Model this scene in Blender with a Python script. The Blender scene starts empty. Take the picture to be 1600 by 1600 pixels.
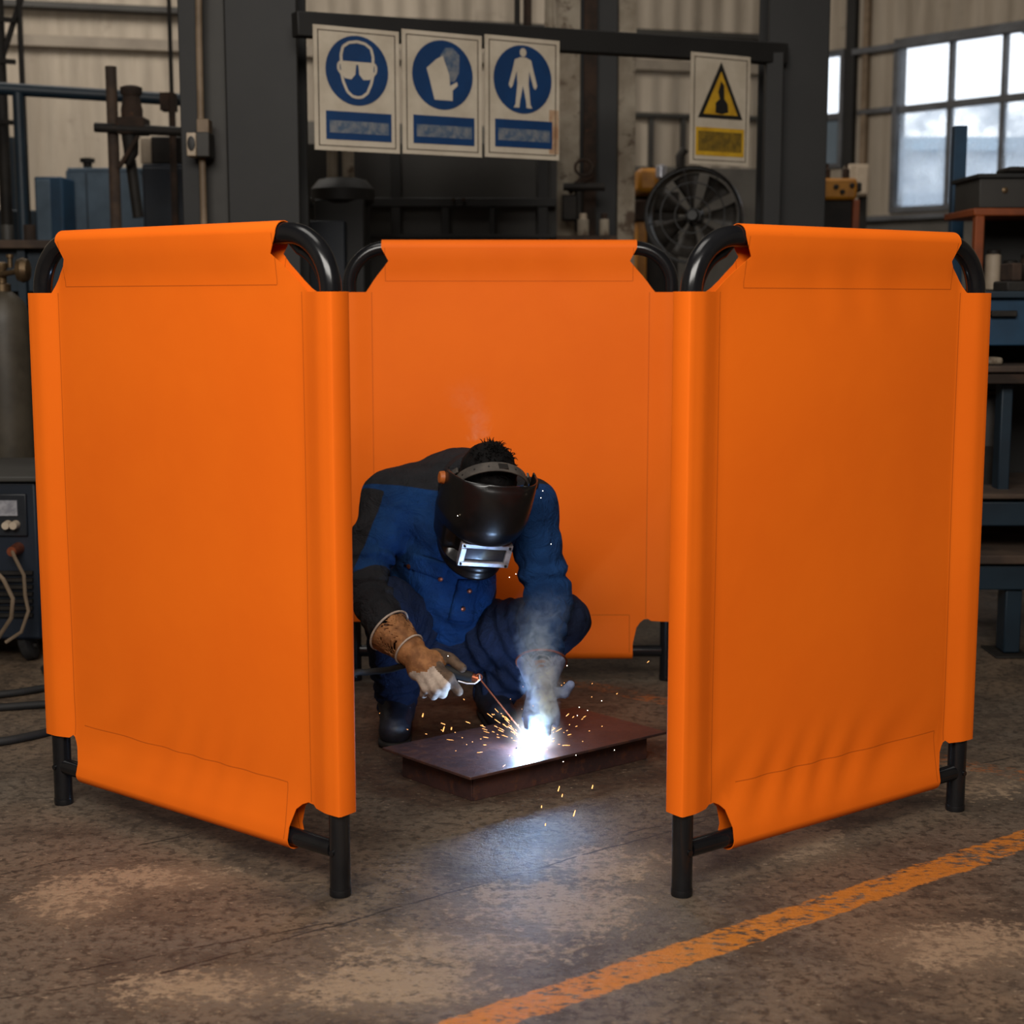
import bpy, math, random
import numpy as np
from mathutils import Vector, Matrix

# ------------------------------------------------------------------ camera, world, lights, exposure
S = bpy.context.scene
C = S.collection
H, F, PITCH = 1.37, 2400.0, math.radians(7.83)          # camera height, focal length (px of 1600), tilt down
cam_d = bpy.data.cameras.new('camera'); cam = bpy.data.objects.new('camera', cam_d); C.objects.link(cam)
cam.location = (0, 0, H); cam.rotation_euler = (math.pi/2 - PITCH, 0, 0)
cam_d.sensor_width = 36; cam_d.lens = 36*F/1600; cam_d.clip_end = 200
cam_d.dof.use_dof = True; cam_d.dof.focus_distance = 4.05; cam_d.dof.aperture_fstop = 3.5
S.camera = cam
S.view_settings.view_transform = 'Standard'; S.view_settings.look = 'None'
S.view_settings.gamma = 1; S.view_settings.use_curve_mapping = False
S.view_settings.exposure = 0.0
S.cycles.use_denoising = True
S.cycles.max_bounces = 6; S.cycles.volume_bounces = 1
S.cycles.sample_clamp_indirect = 4

w = bpy.data.worlds.new('sky'); S.world = w; w.use_nodes = True
w.node_tree.nodes['Background'].inputs[0].default_value = (0.93, 0.97, 1.0, 1)
w.node_tree.nodes['Background'].inputs[1].default_value = 2.0

def area(name, loc, target, sx, sy, power, col):
    l = bpy.data.lights.new(name, 'AREA'); l.shape = 'RECTANGLE'; l.size = sx; l.size_y = sy
    l.energy = power; l.color = col
    o = bpy.data.objects.new(name, l); C.objects.link(o); o.location = loc
    o.rotation_euler = (Vector(target)-Vector(loc)).to_track_quat('-Z', 'Y').to_euler()
    return o
area('dock_door_light', (-0.5, -0.9, 4.0), (0.0, 4.0, 0.8), 4.4, 2.0, 405, (1.0, 0.95, 0.88))  # added soft key lamp above the camera; no door stands here
area('skylight_over_bay', (-1.2, 3.4, 6.2), (-0.4, 4.2, 0), 3.0, 2.0, 80, (1.0, 0.95, 0.88))
area('skylight_over_machines', (-3.0, 11.0, 6.2), (-2.0, 14.5, 2.0), 6.0, 1.5, 330, (1.0, 0.94, 0.86))  # added fill lamp to brighten the back wall and machines
area('skylight_over_racks', (3.0, 9.0, 6.2), (2.4, 13.0, 2.0), 3.0, 1.5, 90, (1.0, 0.92, 0.82))  # added fill lamp to lift the right background

# ------------------------------------------------------------------ geometry of the viewpoint
cp, sp = math.cos(PITCH), math.sin(PITCH)
def ray(px, py):
    u, v = (px-800)/F, (py-800)/F
    return Vector((u, cp - v*sp, -sp - v*cp))
def at(px, py, Y):                                       # point at forward distance Y
    d = ray(px, py); k = Y/d.y
    return Vector((d.x*k, Y, H + d.z*k))
def gr(px, py, Z=0.0):                                   # point on the level Z
    d = ray(px, py); k = (Z-H)/d.z
    return Vector((d.x*k, d.y*k, Z))
def hit(px, py, P0, D):                                  # vertical plane through P0 along D: (s, z)
    d = ray(px, py)
    # k*d.xy = P0 + s*D
    det = d.x*(-D[1]) + D[0]*d.y
    k = (P0[0]*(-D[1]) + D[0]*P0[1])/det
    p = d*k
    s = (p.x-P0[0])*D[0] + (p.y-P0[1])*D[1]
    return s, H + p.z

# ------------------------------------------------------------------ materials
def rgb(r, g, b):                                        # sRGB 0..255 to linear
    f = lambda c: (c/255/12.92 if c/255 <= .04045 else ((c/255+.055)/1.055)**2.4)
    return (f(r), f(g), f(b), 1)
class NT:
    def __init__(s, name):
        s.m = bpy.data.materials.new(name); s.m.use_nodes = True; s.t = s.m.node_tree
        s.b = s.t.nodes['Principled BSDF']; s.out = s.t.nodes['Material Output']
        s.tc = s.t.nodes.new('ShaderNodeTexCoord')
    def n(s, typ, **kw):
        x = s.t.nodes.new(typ)
        for k, v in kw.items(): setattr(x, k, v)
        return x
    def l(s, a, b): s.t.links.new(a, b)
    def put(s, sock, v):
        if isinstance(v, (int, float, tuple, list)): sock.default_value = v
        else: s.l(v, sock)
    def noise(s, scale, detail=4, rough=.6, vec=None, dist=0):
        x = s.n('ShaderNodeTexNoise'); x.inputs['Scale'].default_value = scale
        x.inputs['Detail'].default_value = detail; x.inputs['Roughness'].default_value = rough
        x.inputs['Distortion'].default_value = dist
        s.l(vec if vec is not None else s.tc.outputs['Object'], x.inputs['Vector'])
        return x.outputs['Fac']
    def mapping(s, scale=(1,1,1), rot=(0,0,0), loc=(0,0,0)):
        x = s.n('ShaderNodeMapping'); x.inputs['Scale'].default_value = scale
        x.inputs['Rotation'].default_value = rot; x.inputs['Location'].default_value = loc
        s.l(s.tc.outputs['Object'], x.inputs['Vector']); return x.outputs[0]
    def math(s, op, a, b=0.0, c=None):
        x = s.n('ShaderNodeMath', operation=op); s.put(x.inputs[0], a); s.put(x.inputs[1], b)
        if c is not None: s.put(x.inputs[2], c)
        return x.outputs[0]
    def ramp(s, fac, lo, hi):                            # smooth threshold
        x = s.n('ShaderNodeMapRange', interpolation_type='SMOOTHSTEP'); s.put(x.inputs[0], fac)
        x.inputs[1].default_value = lo; x.inputs[2].default_value = hi
        return x.outputs[0]
    def mix(s, fac, a, b, mode='MIX'):
        x = s.n('ShaderNodeMix', data_type='RGBA', blend_type=mode)
        s.put(x.inputs[0], fac); s.put(x.inputs[6], a); s.put(x.inputs[7], b); return x.outputs[2]
    def bump(s, h, strength=.2, dist=.01):
        x = s.n('ShaderNodeBump'); x.inputs['Strength'].default_value = strength
        x.inputs['Distance'].default_value = dist; s.l(h, x.inputs['Height'])
        s.l(x.outputs[0], s.b.inputs['Normal'])
def pm(name, c1, c2=None, scale=6, rough=.6, metal=0, bump=.15, dirt=None, dirt_amt=.5, spec=.4, lo=.35, hi=.65, coat=0):
    """painted / worn material: two tones mixed by noise, optional dirt or rust patches"""
    t = NT(name)
    c2 = c2 or tuple(min(1, c*.7) for c in c1[:3])+(1,)
    col = t.mix(t.ramp(t.noise(scale, 5), lo, hi), c1, c2)
    if dirt: col = t.mix(t.ramp(t.noise(scale*1.7, 8, .7), dirt_amt, dirt_amt+.12), col, dirt)
    t.l(col, t.b.inputs['Base Color'])
    t.b.inputs['Roughness'].default_value = rough; t.b.inputs['Metallic'].default_value = metal
    t.b.inputs['Specular IOR Level'].default_value = spec; t.b.inputs['Coat Weight'].default_value = coat
    if bump: t.bump(t.noise(scale*5, 4), bump, .004)
    return t.m
def emit(name, col, strength):
    t = NT(name); t.b.inputs['Base Color'].default_value = (0,0,0,1)
    t.b.inputs['Emission Color'].default_value = col; t.b.inputs['Emission Strength'].default_value = strength
    return t.m

M = {}
M['tube'] = pm('black_enamel', (.006,.006,.007,1), (.009,.009,.010,1), 8, .2, 0, .02, spec=.42)
M['steel_dark'] = pm('dark_painted_steel', rgb(27,26,25), rgb(21,20,19), 2.0, .6, 0, .12, rgb(44,34,27), .64)
M['steel_grey'] = pm('grey_painted_steel', rgb(54,52,48), rgb(44,41,38), 2.0, .6, 0, .12, rgb(70,52,40), .64)
M['blue_dark'] = pm('teal_blue_paint', rgb(20,38,50), rgb(15,29,40), 3, .5, 0, .1, rgb(52,42,34), .63)
M['blue'] = pm('blue_machine_paint', rgb(24,60,86), rgb(20,48,70), 3, .5, 0, .1, rgb(54,44,38), .64)
M['blue_slate'] = pm('slate_blue_paint', rgb(84,102,118), rgb(68,84,98), 3, .55, 0, .1, rgb(66,54,46), .66)
M['navy'] = pm('navy_paint', rgb(15,26,40), rgb(11,20,31), 3, .5, 0, .1)
M['rust'] = pm('rusty_iron', rgb(60,44,34), rgb(40,31,25), 9, .85, .2, .4, rgb(98,62,38), .6)
M['iron'] = pm('dark_iron', rgb(40,36,32), rgb(30,27,25), 9, .65, .4, .3, rgb(62,46,36), .62)
M['tan'] = pm('tan_conduit', rgb(122,104,84), rgb(100,84,66), 5, .6, 0, .1)
M['white_peel'] = pm('peeling_white_paint', rgb(150,140,124), rgb(120,108,92), 4, .8, 0, .4, rgb(78,62,48), .52)
M['signwhite'] = pm('sign_white', rgb(188,177,159), rgb(172,160,142), 5, .5, 0, .03, rgb(150,112,84), .74)
M['signblue'] = pm('sign_blue', rgb(12,52,96), rgb(11,46,86), 5, .5, 0, .02)
M['signgrey'] = pm('sign_smear', rgb(112,114,118), rgb(64,82,104), 26, .6, 0, .02)
M['signyellow'] = pm('sign_yellow', rgb(196,154,36), rgb(170,128,26), 9, .55, 0, .02)
M['signolive'] = pm('sign_yellow_smear', rgb(128,100,26), rgb(92,74,24), 22, .6, 0, .02)
M['signblack'] = pm('sign_black', rgb(26,24,22), rgb(20,19,18), 9, .55, 0, .02)
M['yellow'] = pm('yellow_machine_paint', rgb(176,118,24), rgb(146,94,22), 5, .5, 0, .1, rgb(70,50,30), .6)
M['orange_steel'] = pm('orange_rack_paint', rgb(134,64,24), rgb(106,50,20), 5, .55, 0, .1, rgb(70,46,34), .62)
M['cream_box'] = pm('cream_enclosure', rgb(176,160,140), rgb(156,140,120), 5, .55, 0, .05)
M['rubber'] = pm('black_rubber', rgb(22,21,20), rgb(28,26,25), 12, .7, 0, .1)
M['cylinder'] = pm('gas_cylinder_paint', rgb(70,63,52), rgb(54,48,39), 5, .5, 0, .15, rgb(54,42,32), .62)
M['brass'] = pm('dull_brass', rgb(112,92,66), rgb(84,68,50), 14, .45, .7, .1)
M['wood'] = pm('grimy_wood', rgb(74,58,46), rgb(52,41,34), 7, .8, 0, .3)
M['plate_steel'] = None
M['lens'] = pm('dark_blue_lens', rgb(14,30,56), rgb(10,24,46), 3, .08, 0, 0, spec=.8)
M['silver'] = pm('scratched_aluminium', rgb(190,190,196), rgb(150,150,158), 30, .35, .6, .1)
M['helmet'] = pm('black_helmet_shell', rgb(20,19,20), rgb(15,14,15), 24, .30, 0, .05, spec=.6)
M['strap'] = pm('worn_grey_strap', rgb(78,72,66), rgb(58,54,50), 24, .7, 0, .2, rgb(110,80,56), .66)
M['hair'] = pm('black_hair', rgb(8,7,7), rgb(12,10,10), 60, .75, 0, .6, spec=.15)
M['skin'] = pm('skin', rgb(150,108,84), rgb(136,94,74), 20, .55, 0, .05)
M['orange_knob'] = pm('orange_plastic', rgb(196,108,40), rgb(160,84,34), 20, .5, 0, .05)

def jacket_mat(name, c1, c2, yoke=None):
    # yoke: colour of the charcoal areas, placed by the mesh attribute 'panel'
    t = NT(name)
    col = t.mix(t.ramp(t.noise(9, 6, .65), .35, .7), c1, c2)
    col = t.mix(t.ramp(t.noise(30, 6, .7), .62, .74), col, tuple(c*.55 for c in c1[:3])+(1,))
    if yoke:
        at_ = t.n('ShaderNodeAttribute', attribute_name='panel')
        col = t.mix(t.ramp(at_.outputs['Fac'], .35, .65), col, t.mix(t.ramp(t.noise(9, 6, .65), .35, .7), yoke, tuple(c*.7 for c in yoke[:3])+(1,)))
    t.l(col, t.b.inputs['Base Color']); t.b.inputs['Roughness'].default_value = .85
    t.b.inputs['Specular IOR Level'].default_value = .15
    h = t.math('ADD', t.noise(13, 6, .6, dist=1.2), t.math('MULTIPLY', t.noise(400, 2), .10))
    t.bump(h, .9, .03)
    return t.m
M['denim'] = jacket_mat('blue_denim_jacket', rgb(24,60,108), rgb(18,46,86))
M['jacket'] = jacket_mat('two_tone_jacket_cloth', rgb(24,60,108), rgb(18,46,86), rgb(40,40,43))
M['yoke'] = jacket_mat('charcoal_yoke', rgb(40,40,43), rgb(30,30,33))
M['trouser'] = jacket_mat('navy_trousers', rgb(26,36,60), rgb(20,28,48))
M['boot'] = pm('scuffed_boot_leather', rgb(30,31,40), rgb(22,22,30), 18, .5, 0, .3, rgb(50,50,60), .66)
M['leather'] = pm('tan_glove_leather', rgb(170,118,72), rgb(120,78,44), 26, .75, 0, .5, rgb(58,40,28), .62)
M['leather_pale'] = pm('pale_glove_lining', rgb(196,180,164), rgb(160,146,134), 30, .8, 0, .3, rgb(70,56,48), .66)
M['leather_dark'] = pm('sooty_glove_leather', rgb(104,84,66), rgb(70,56,46), 30, .8, 0, .4, rgb(40,32,28), .58)
M['leather_blue'] = pm('grey_blue_glove_leather', rgb(120,132,160), rgb(92,104,134), 26, .8, 0, .4, rgb(64,62,74), .64)
M['copper'] = pm('copper', rgb(170,96,66), rgb(130,72,50), 20, .4, .8, .1)
M['arc'] = emit('arc_core', (.82,.9,1,1), 60)
M['spark'] = emit('hot_sparks', (1,.42,.12,1), 4)
M['spatter'] = emit('white_hot_spatter', (1,.78,.5,1), 9)

def fabric_mat(seams):
    """orange PVC-coated cloth; stitched seam lines are thread in the cloth itself"""
    t = NT('orange_screen_cloth')
    base = t.mix(t.ramp(t.noise(2.2, 4, .55), .3, .7), (.84,.150,.007,1), (.80,.136,.0065,1))
    sep = t.n('ShaderNodeSeparateXYZ'); t.l(t.tc.outputs['Object'], sep.inputs[0])
    X, Z = sep.outputs[0], sep.outputs[2]
    acc = None
    for kind, val, lo, hi in seams:
        a, b = (X, Z) if kind == 'x' else (Z, X)
        ln = t.math('COMPARE', a, val, .0014)
        mid, half = (lo+hi)/2, (hi-lo)/2
        ln = t.math('MULTIPLY', ln, t.math('COMPARE', b, mid, half))
        acc = ln if acc is None else t.math('MAXIMUM', acc, ln)
    col = t.mix(t.math('MULTIPLY', acc, .55), base, (.30,.05,.005,1))
    t.l(col, t.b.inputs['Base Color'])
    t.b.inputs['Roughness'].default_value = .6; t.b.inputs['Specular IOR Level'].default_value = .12
    h = t.math('ADD', t.math('MULTIPLY', t.noise(900, 1), .02), t.noise(5, 3, .5, dist=.4))
    t.bump(h, .12, .012)
    return t.m

# ------------------------------------------------------------------ mesh helpers
class MB:
    def __init__(s): s.v = []; s.f = []; s.mi = []
    def add(s, vs, fs, mi=0):
        o = len(s.v); s.v += [tuple(x) for x in vs]; s.f += [tuple(i+o for i in f) for f in fs]; s.mi += [mi]*len(fs)
        return s
    def box(s, x0, x1, y0, y1, z0, z1, mi=0, mat=None):
        vs = [Vector((x, y, z)) for z in (z0, z1) for y in (y0, y1) for x in (x0, x1)]
        if mat: vs = [mat @ q for q in vs]
        return s.add(vs, [(0,2,3,1),(4,5,7,6),(0,1,5,4),(2,6,7,3),(0,4,6,2),(1,3,7,5)], mi)
    def beam(s, p0, p1, wdt, hgt, up=(0,0,1), mi=0):     # box along p0-p1
        p0, p1 = Vector(p0), Vector(p1); d = (p1-p0); L = d.length; d.normalize()
        u = Vector(up); x = d.cross(u)
        if x.length < 1e-4: x = d.cross(Vector((1,0,0)))
        x.normalize(); u = x.cross(d)
        m = Matrix((x, d, u)).transposed().to_4x4(); m.translation = p0
        return s.box(-wdt/2, wdt/2, 0, L, -hgt/2, hgt/2, mi, m)
    def tube(s, path, r, seg=14, caps=True, mi=0):
        P = [Vector(p) for p in path]; n = len(P)
        R = r if isinstance(r, (list, tuple)) else [r]*n
        vs = []; t0 = (P[1]-P[0]).normalized()
        a = t0.cross(Vector((0,0,1)))
        if a.length < .05: a = t0.cross(Vector((1,0,0)))
        a.normalize()
        for i in range(n):
            t = (P[min(i+1,n-1)]-P[max(i-1,0)]).normalized()
            a = (a - t*a.dot(t)).normalized(); b = t.cross(a)
            for k in range(seg):
                q = 2*math.pi*k/seg
                vs.append(P[i] + (a*math.cos(q)+b*math.sin(q))*R[i])
        fs = [(i*seg+k, i*seg+(k+1)%seg, (i+1)*seg+(k+1)%seg, (i+1)*seg+k) for i in range(n-1) for k in range(seg)]
        if caps: fs += [tuple(range(seg-1,-1,-1)), tuple(range((n-1)*seg, n*seg))]
        return s.add(vs, fs, mi)
    def cyl(s, p0, p1, r0, r1=None, seg=20, mi=0):
        return s.tube([p0, p1], [r0, r0 if r1 is None else r1], seg, True, mi)
    def lathe(s, prof, c=(0,0,0), seg=28, mat=None, mi=0):  # prof: (r, z)
        vs = []; c = Vector(c)
        for r, z in prof:
            for k in range(seg):
                q = 2*math.pi*k/seg; p = Vector((r*math.cos(q), r*math.sin(q), z))
                vs.append((mat @ p if mat else p) + c)
        n = len(prof)
        fs = [(i*seg+k, i*seg+(k+1)%seg, (i+1)*seg+(k+1)%seg, (i+1)*seg+k) for i in range(n-1) for k in range(seg)]
        fs += [tuple(range(seg-1,-1,-1)), tuple(range((n-1)*seg, n*seg))]
        return s.add(vs, fs, mi)
    def ball(s, c, r, seg=14, rings=8, sc=(1,1,1), mi=0):
        prof = [(max(1e-4, r*math.sin(math.pi*i/rings)), -r*math.cos(math.pi*i/rings)) for i in range(rings+1)]
        return s.lathe(prof, c, seg, Matrix.Diagonal(Vector(sc)), mi)
    def torus(s, c, R, r, mat=None, seg=40, sub=8, mi=0):
        vs = []
        for i in range(seg):
            a = 2*math.pi*i/seg
            for k in range(sub):
                b = 2*math.pi*k/sub
                p = Vector(((R+r*math.cos(b))*math.cos(a), (R+r*math.cos(b))*math.sin(a), r*math.sin(b)))
                vs.append((mat @ p if mat else p)+Vector(c))
        fs = [(i*sub+k, ((i+1)%seg)*sub+k, ((i+1)%seg)*sub+(k+1)%sub, i*sub+(k+1)%sub) for i in range(seg) for k in range(sub)]
        return s.add(vs, fs, mi)
    def prism(s, pts, y0, y1, mat=None, mi=0):           # outline (x,z) extruded in y
        n = len(pts)
        vs = [Vector((x, y0, z)) for x, z in pts] + [Vector((x, y1, z)) for x, z in pts]
        if mat: vs = [mat @ q for q in vs]
        fs = [tuple(range(n)), tuple(range(2*n-1, n-1, -1))]
        fs += [(i, i+n, (i+1)%n+n, (i+1)%n) for i in range(n)]
        return s.add(vs, fs, mi)
    def build(s, name, mat, parent=None, bevel=0, smooth=38, rel=True, subsurf=0, solid=0):
        me = bpy.data.meshes.new(name)
        off = Vector(parent_world(parent)) if (parent and rel) else Vector((0,0,0))
        me.from_pydata([tuple(Vector(q)-off) for q in s.v], [], s.f)
        mats = mat if isinstance(mat, list) else [mat]
        for q in mats: me.materials.append(q)
        if len(mats) > 1: me.polygons.foreach_set('material_index', s.mi)
        me.validate(); me.update()
        import bmesh
        bm = bmesh.new(); bm.from_mesh(me); bmesh.ops.recalc_face_normals(bm, faces=bm.faces); bm.to_mesh(me); bm.free()
        me.polygons.foreach_set('use_smooth', [True]*len(me.polygons))
        if smooth < 180: me.set_sharp_from_angle(angle=math.radians(smooth))
        o = bpy.data.objects.new(name, me); C.objects.link(o)
        if parent: o.parent = parent
        if solid:
            m = o.modifiers.new('thickness', 'SOLIDIFY'); m.thickness = solid; m.offset = 0
        if bevel:
            m = o.modifiers.new('bevel', 'BEVEL'); m.width = bevel; m.segments = 2; m.limit_method = 'ANGLE'; m.angle_limit = math.radians(40)
        if subsurf:
            m = o.modifiers.new('sub', 'SUBSURF'); m.levels = m.render_levels = subsurf
        return o
ORIG = {}
def parent_world(p):
    v = Vector((0,0,0))
    while p is not None:
        v += p.location; p = p.parent
    return v
def thing(name, label, cat, loc=(0,0,0), group=None):
    o = bpy.data.objects.new(name, None); C.objects.link(o); o.location = loc; o.empty_display_size = .1
    return tag(o, label, cat, group)
def tag(o, label, cat, group=None, kind=None):
    if label: o['label'] = label
    if cat: o['category'] = cat
    if group: o['group'] = group
    if kind: o['kind'] = kind
    return o
def struct(o, label=None):
    o['kind'] = 'structure'
    if label: o['label'] = label
    return o
def smoothstep(a, b, x):
    t = np.clip((x-a)/(b-a), 0, 1); return t*t*(3-2*t)

# ------------------------------------------------------------------ implicit surfaces (surface nets)
def nets(f, lo, hi, h):
    lo, hi = np.array(lo, float), np.array(hi, float)
    n = np.ceil((hi-lo)/h).astype(int)+1
    ax = [lo[i]+h*np.arange(n[i]) for i in range(3)]
    P = np.stack(np.meshgrid(*ax, indexing='ij'), -1).astype(np.float32)
    D = f(P)
    ins = D < 0
    corners = [(a,b,c) for a in (0,1) for b in (0,1) for c in (0,1)]
    def sl(A, c): return A[c[0]:n[0]-1+c[0], c[1]:n[1]-1+c[1], c[2]:n[2]-1+c[2]]
    cnt = np.zeros((n[0]-1,n[1]-1,n[2]-1), np.float32); acc = np.zeros(cnt.shape+(3,), np.float32)
    for i, a in enumerate(corners):
        for b in corners[i+1:]:
            if sum(abs(a[k]-b[k]) for k in range(3)) != 1: continue
            da, db = sl(D, a), sl(D, b); cr = (da < 0) != (db < 0)
            t = np.where(cr, da/np.where(cr, da-db, 1), 0)
            for k in range(3):
                acc[..., k] += np.where(cr, a[k]+t*(b[k]-a[k]), 0)
            cnt += cr
    act = cnt > 0
    idx = -np.ones(cnt.shape, int); idx[act] = np.arange(act.sum())
    ii = np.argwhere(act)
    V = (ii + acc[act]/cnt[act][:,None])*h + lo
    Q = []
    for k in range(3):
        o1, o2 = [(1,2),(2,0),(0,1)][k]
        A = np.moveaxis(ins, [k,o1,o2], [0,1,2]); I = np.moveaxis(idx, [k,o1,o2], [0,1,2])
        ch = A[:-1,1:-1,1:-1] != A[1:,1:-1,1:-1]
        w_ = np.argwhere(ch)
        if not len(w_): continue
        a, b, c = w_[:,0], w_[:,1]+1, w_[:,2]+1
        q = np.stack([I[a,b-1,c-1], I[a,b,c-1], I[a,b,c], I[a,b-1,c]], 1)
        flip = ~A[a,b,c]
        q[flip] = q[flip][:, ::-1]
        Q.append(q)
    Q = np.concatenate(Q)
    return V, Q[(Q >= 0).all(1)]
def rc(P, a, b, ra, rb):
    a, b = np.array(a, np.float32), np.array(b, np.float32)
    ba = b-a; t = np.clip(((P-a)@ba)/(ba@ba), 0, 1)
    return np.linalg.norm(P-a-t[...,None]*ba, axis=-1)-(ra+(rb-ra)*t), t
def ell(P, c, r, R=None):
    q = P-np.array(c, np.float32)
    if R is not None: q = q@np.array(R, np.float32)
    q = q/np.array(r, np.float32)
    k = np.linalg.norm(q, axis=-1)
    return (k-1)*min(r)
def smin(a, b, k):
    h_ = np.clip(.5+.5*(b-a)/k, 0, 1); return b+(a-b)*h_-k*h_*(1-h_)
def wob(P, s, seed):
    g = np.random.RandomState(seed); out = 0
    for i in range(6):
        k = g.normal(size=3)*s*(1+.5*i/2); out = out+np.sin(P@k.astype(np.float32)+g.uniform(0,6.28))/(1+.4*i)
    return out/3
def netobj(name, f, lo, hi, h, mat, parent, matfn=None, smooth_it=2):
    V, Q = nets(f, lo, hi, h)
    mb = MB(); mb.v = [tuple(v) for v in V]; mb.f = [tuple(q) for q in Q]
    if matfn is not None:
        cen = V[Q].mean(1); mb.mi = [int(x) for x in matfn(cen)]
    else: mb.mi = [0]*len(Q)
    o = mb.build(name, mat, parent, smooth=180)
    if smooth_it:
        m = o.modifiers.new('relax', 'SMOOTH'); m.factor = .5; m.iterations = smooth_it
    return o

# ------------------------------------------------------------------ floor, walls, ceiling
def floor_mat():
    t = NT('worn_concrete'); P = t.tc.outputs['Object']
    sep = t.n('ShaderNodeSeparateXYZ'); t.l(P, sep.inputs[0]); X, Y = sep.outputs[0], sep.outputs[1]
    big = t.noise(.9, 6, .6); mid = t.noise(4.5, 8, .68, dist=.3); fine = t.noise(38, 6, .7); vfine = t.noise(64, 5, .75, t.mapping((.6,1.5,1), (0,0,.35)))
    col = t.mix(t.ramp(big, .38, .62), rgb(112,94,76), rgb(96,86,75))
    col = t.mix(t.ramp(mid, .42, .64), col, rgb(76,64,53))
    col = t.mix(t.math('MULTIPLY', t.ramp(fine, .47, .62), .75), col, rgb(48,40,33))
    # pale scuffed areas: worn spots with their own ragged shape
    def blob(px, py, rx, ry):
        c = gr(px, py)
        dx = t.math('DIVIDE', t.math('SUBTRACT', X, c.x), rx); dy = t.math('DIVIDE', t.math('SUBTRACT', Y, c.y), ry)
        d2 = t.math('ADD', t.math('MULTIPLY', dx, dx), t.math('MULTIPLY', dy, dy))
        return t.math('SUBTRACT', 1.0, d2)
    b = None
    for a in [(330,1545,.22,.12), (600,1540,.3,.14), (880,1420,.32,.2), (960,1350,.22,.16), (700,1480,.3,.12), (1240,1310,.16,.2), (1500,1215,.2,.2), (120,1400,.14,.2), (1500,1480,.25,.15), (260,1370,.2,.1)]:
        q = t.math('MAXIMUM', blob(*a), -1.0)
        b = q if b is None else t.math('MAXIMUM', b, q)
    wear = t.math('ADD', t.math('MULTIPLY', b, .16), t.math('ADD', t.math('MULTIPLY', mid, .62), t.math('MULTIPLY', fine, .80)))
    col = t.mix(t.math('MULTIPLY', t.ramp(wear, .74, .90), .9), col, rgb(150,128,104))
    dirt2 = t.ramp(t.noise(62, 7, .75, t.mapping((.55,1.6,1), (0,0,.35))), .56, .64)
    col = t.mix(t.math('MULTIPLY', dirt2, .85), col, rgb(56,45,36))
    # rusty oil staining where plates are welded
    c = gr(800, 1230); st = blob(800, 1180, .75, .55)
    st = t.ramp(t.math('ADD', st, t.math('MULTIPLY', t.math('SUBTRACT', mid, .5), 1.6)), 0.0, .8)
    col = t.mix(t.math('MULTIPLY', st, .75), col, t.mix(t.ramp(fine, .4, .65), rgb(70,46,34), rgb(54,40,34)))
    # joints
    def line(p, q):
        p, q = gr(*p), gr(*q); d = (q-p); L = d.length; d /= L; n = Vector((-d.y, d.x, 0))
        s = t.math('ADD', t.math('MULTIPLY', X, n.x), t.math('MULTIPLY', Y, n.y))
        s = t.math('SUBTRACT', s, p.x*n.x+p.y*n.y)
        a = t.math('SUBTRACT', t.math('ADD', t.math('MULTIPLY', X, d.x), t.math('MULTIPLY', Y, d.y)), p.x*d.x+p.y*d.y)
        return s, a, L
    wavy = t.math('MULTIPLY', t.math('SUBTRACT', t.noise(3, 5, .7), .5), .05)
    for p, q in [((0,1366),(300,1302)), ((0,1560),(330,1507)), ((250,1522),(1100,1283)), ((980,1300),(1600,1180)), ((100,1520),(520,1440))]:
        s, a, L = line(p, q)
        m = t.math('COMPARE', t.math('ADD', s, wavy), 0.0, .0035)
        m = t.math('MULTIPLY', m, t.math('COMPARE', a, L/2, L/2))
        m = t.math('MULTIPLY', m, t.ramp(t.noise(14, 4), .38, .5))
        col = t.mix(t.math('MULTIPLY', m, .8), col, rgb(34,28,24))
    # worn orange floor marking
    def paint(p, q, half, lo, hi, ext, amt=.95):
        s, a, L = line(p, q)
        e = t.math('ADD', t.math('ABSOLUTE', s), t.math('MULTIPLY', t.math('SUBTRACT', t.noise(16, 6, .7), .5), .05))
        m = t.ramp(e, half+.004, half-.004)
        m = t.math('MULTIPLY', m, t.math('COMPARE', a, L/2, L/2+ext))
        wr = t.ramp(t.math('ADD', t.math('MULTIPLY', t.noise(46, 7, .72, t.mapping((.6,1.4,1), (0,0,.35))), .7), t.math('MULTIPLY', t.noise(5, 4), .3)), hi, lo)
        return t.math('MULTIPLY', t.math('MULTIPLY', m, wr), amt)
    m1 = paint((740,1600), (1600,1312), .047, .50, .57, 2.0)
    col = t.mix(m1, col, t.mix(fine, rgb(204,126,42), rgb(160,98,36)))
    m2 = paint((880,1062), (1596,1212), .05, .42, .52, .8, .8)
    col = t.mix(m2, col, rgb(164,92,36))
    spk = t.ramp(vfine, .60, .66)
    col = t.mix(t.math('MULTIPLY', spk, .6), col, rgb(176,154,128))
    t.l(col, t.b.inputs['Base Color'])
    t.l(t.math('ADD', t.math('MULTIPLY', mid, .35), .38), t.b.inputs['Roughness'])
    t.b.inputs['Specular IOR Level'].default_value = .35
    t.bump(t.math('ADD', t.math('MULTIPLY', wear, 1.0), t.math('MULTIPLY', t.noise(70, 6, .7), .6)), .55, .012)
    return t.m
struct(MB().box(-14, 14, -3.2, 24, -.2, 0).build('floor', floor_mat()), 'worn brown concrete floor with faded orange line')

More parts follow.
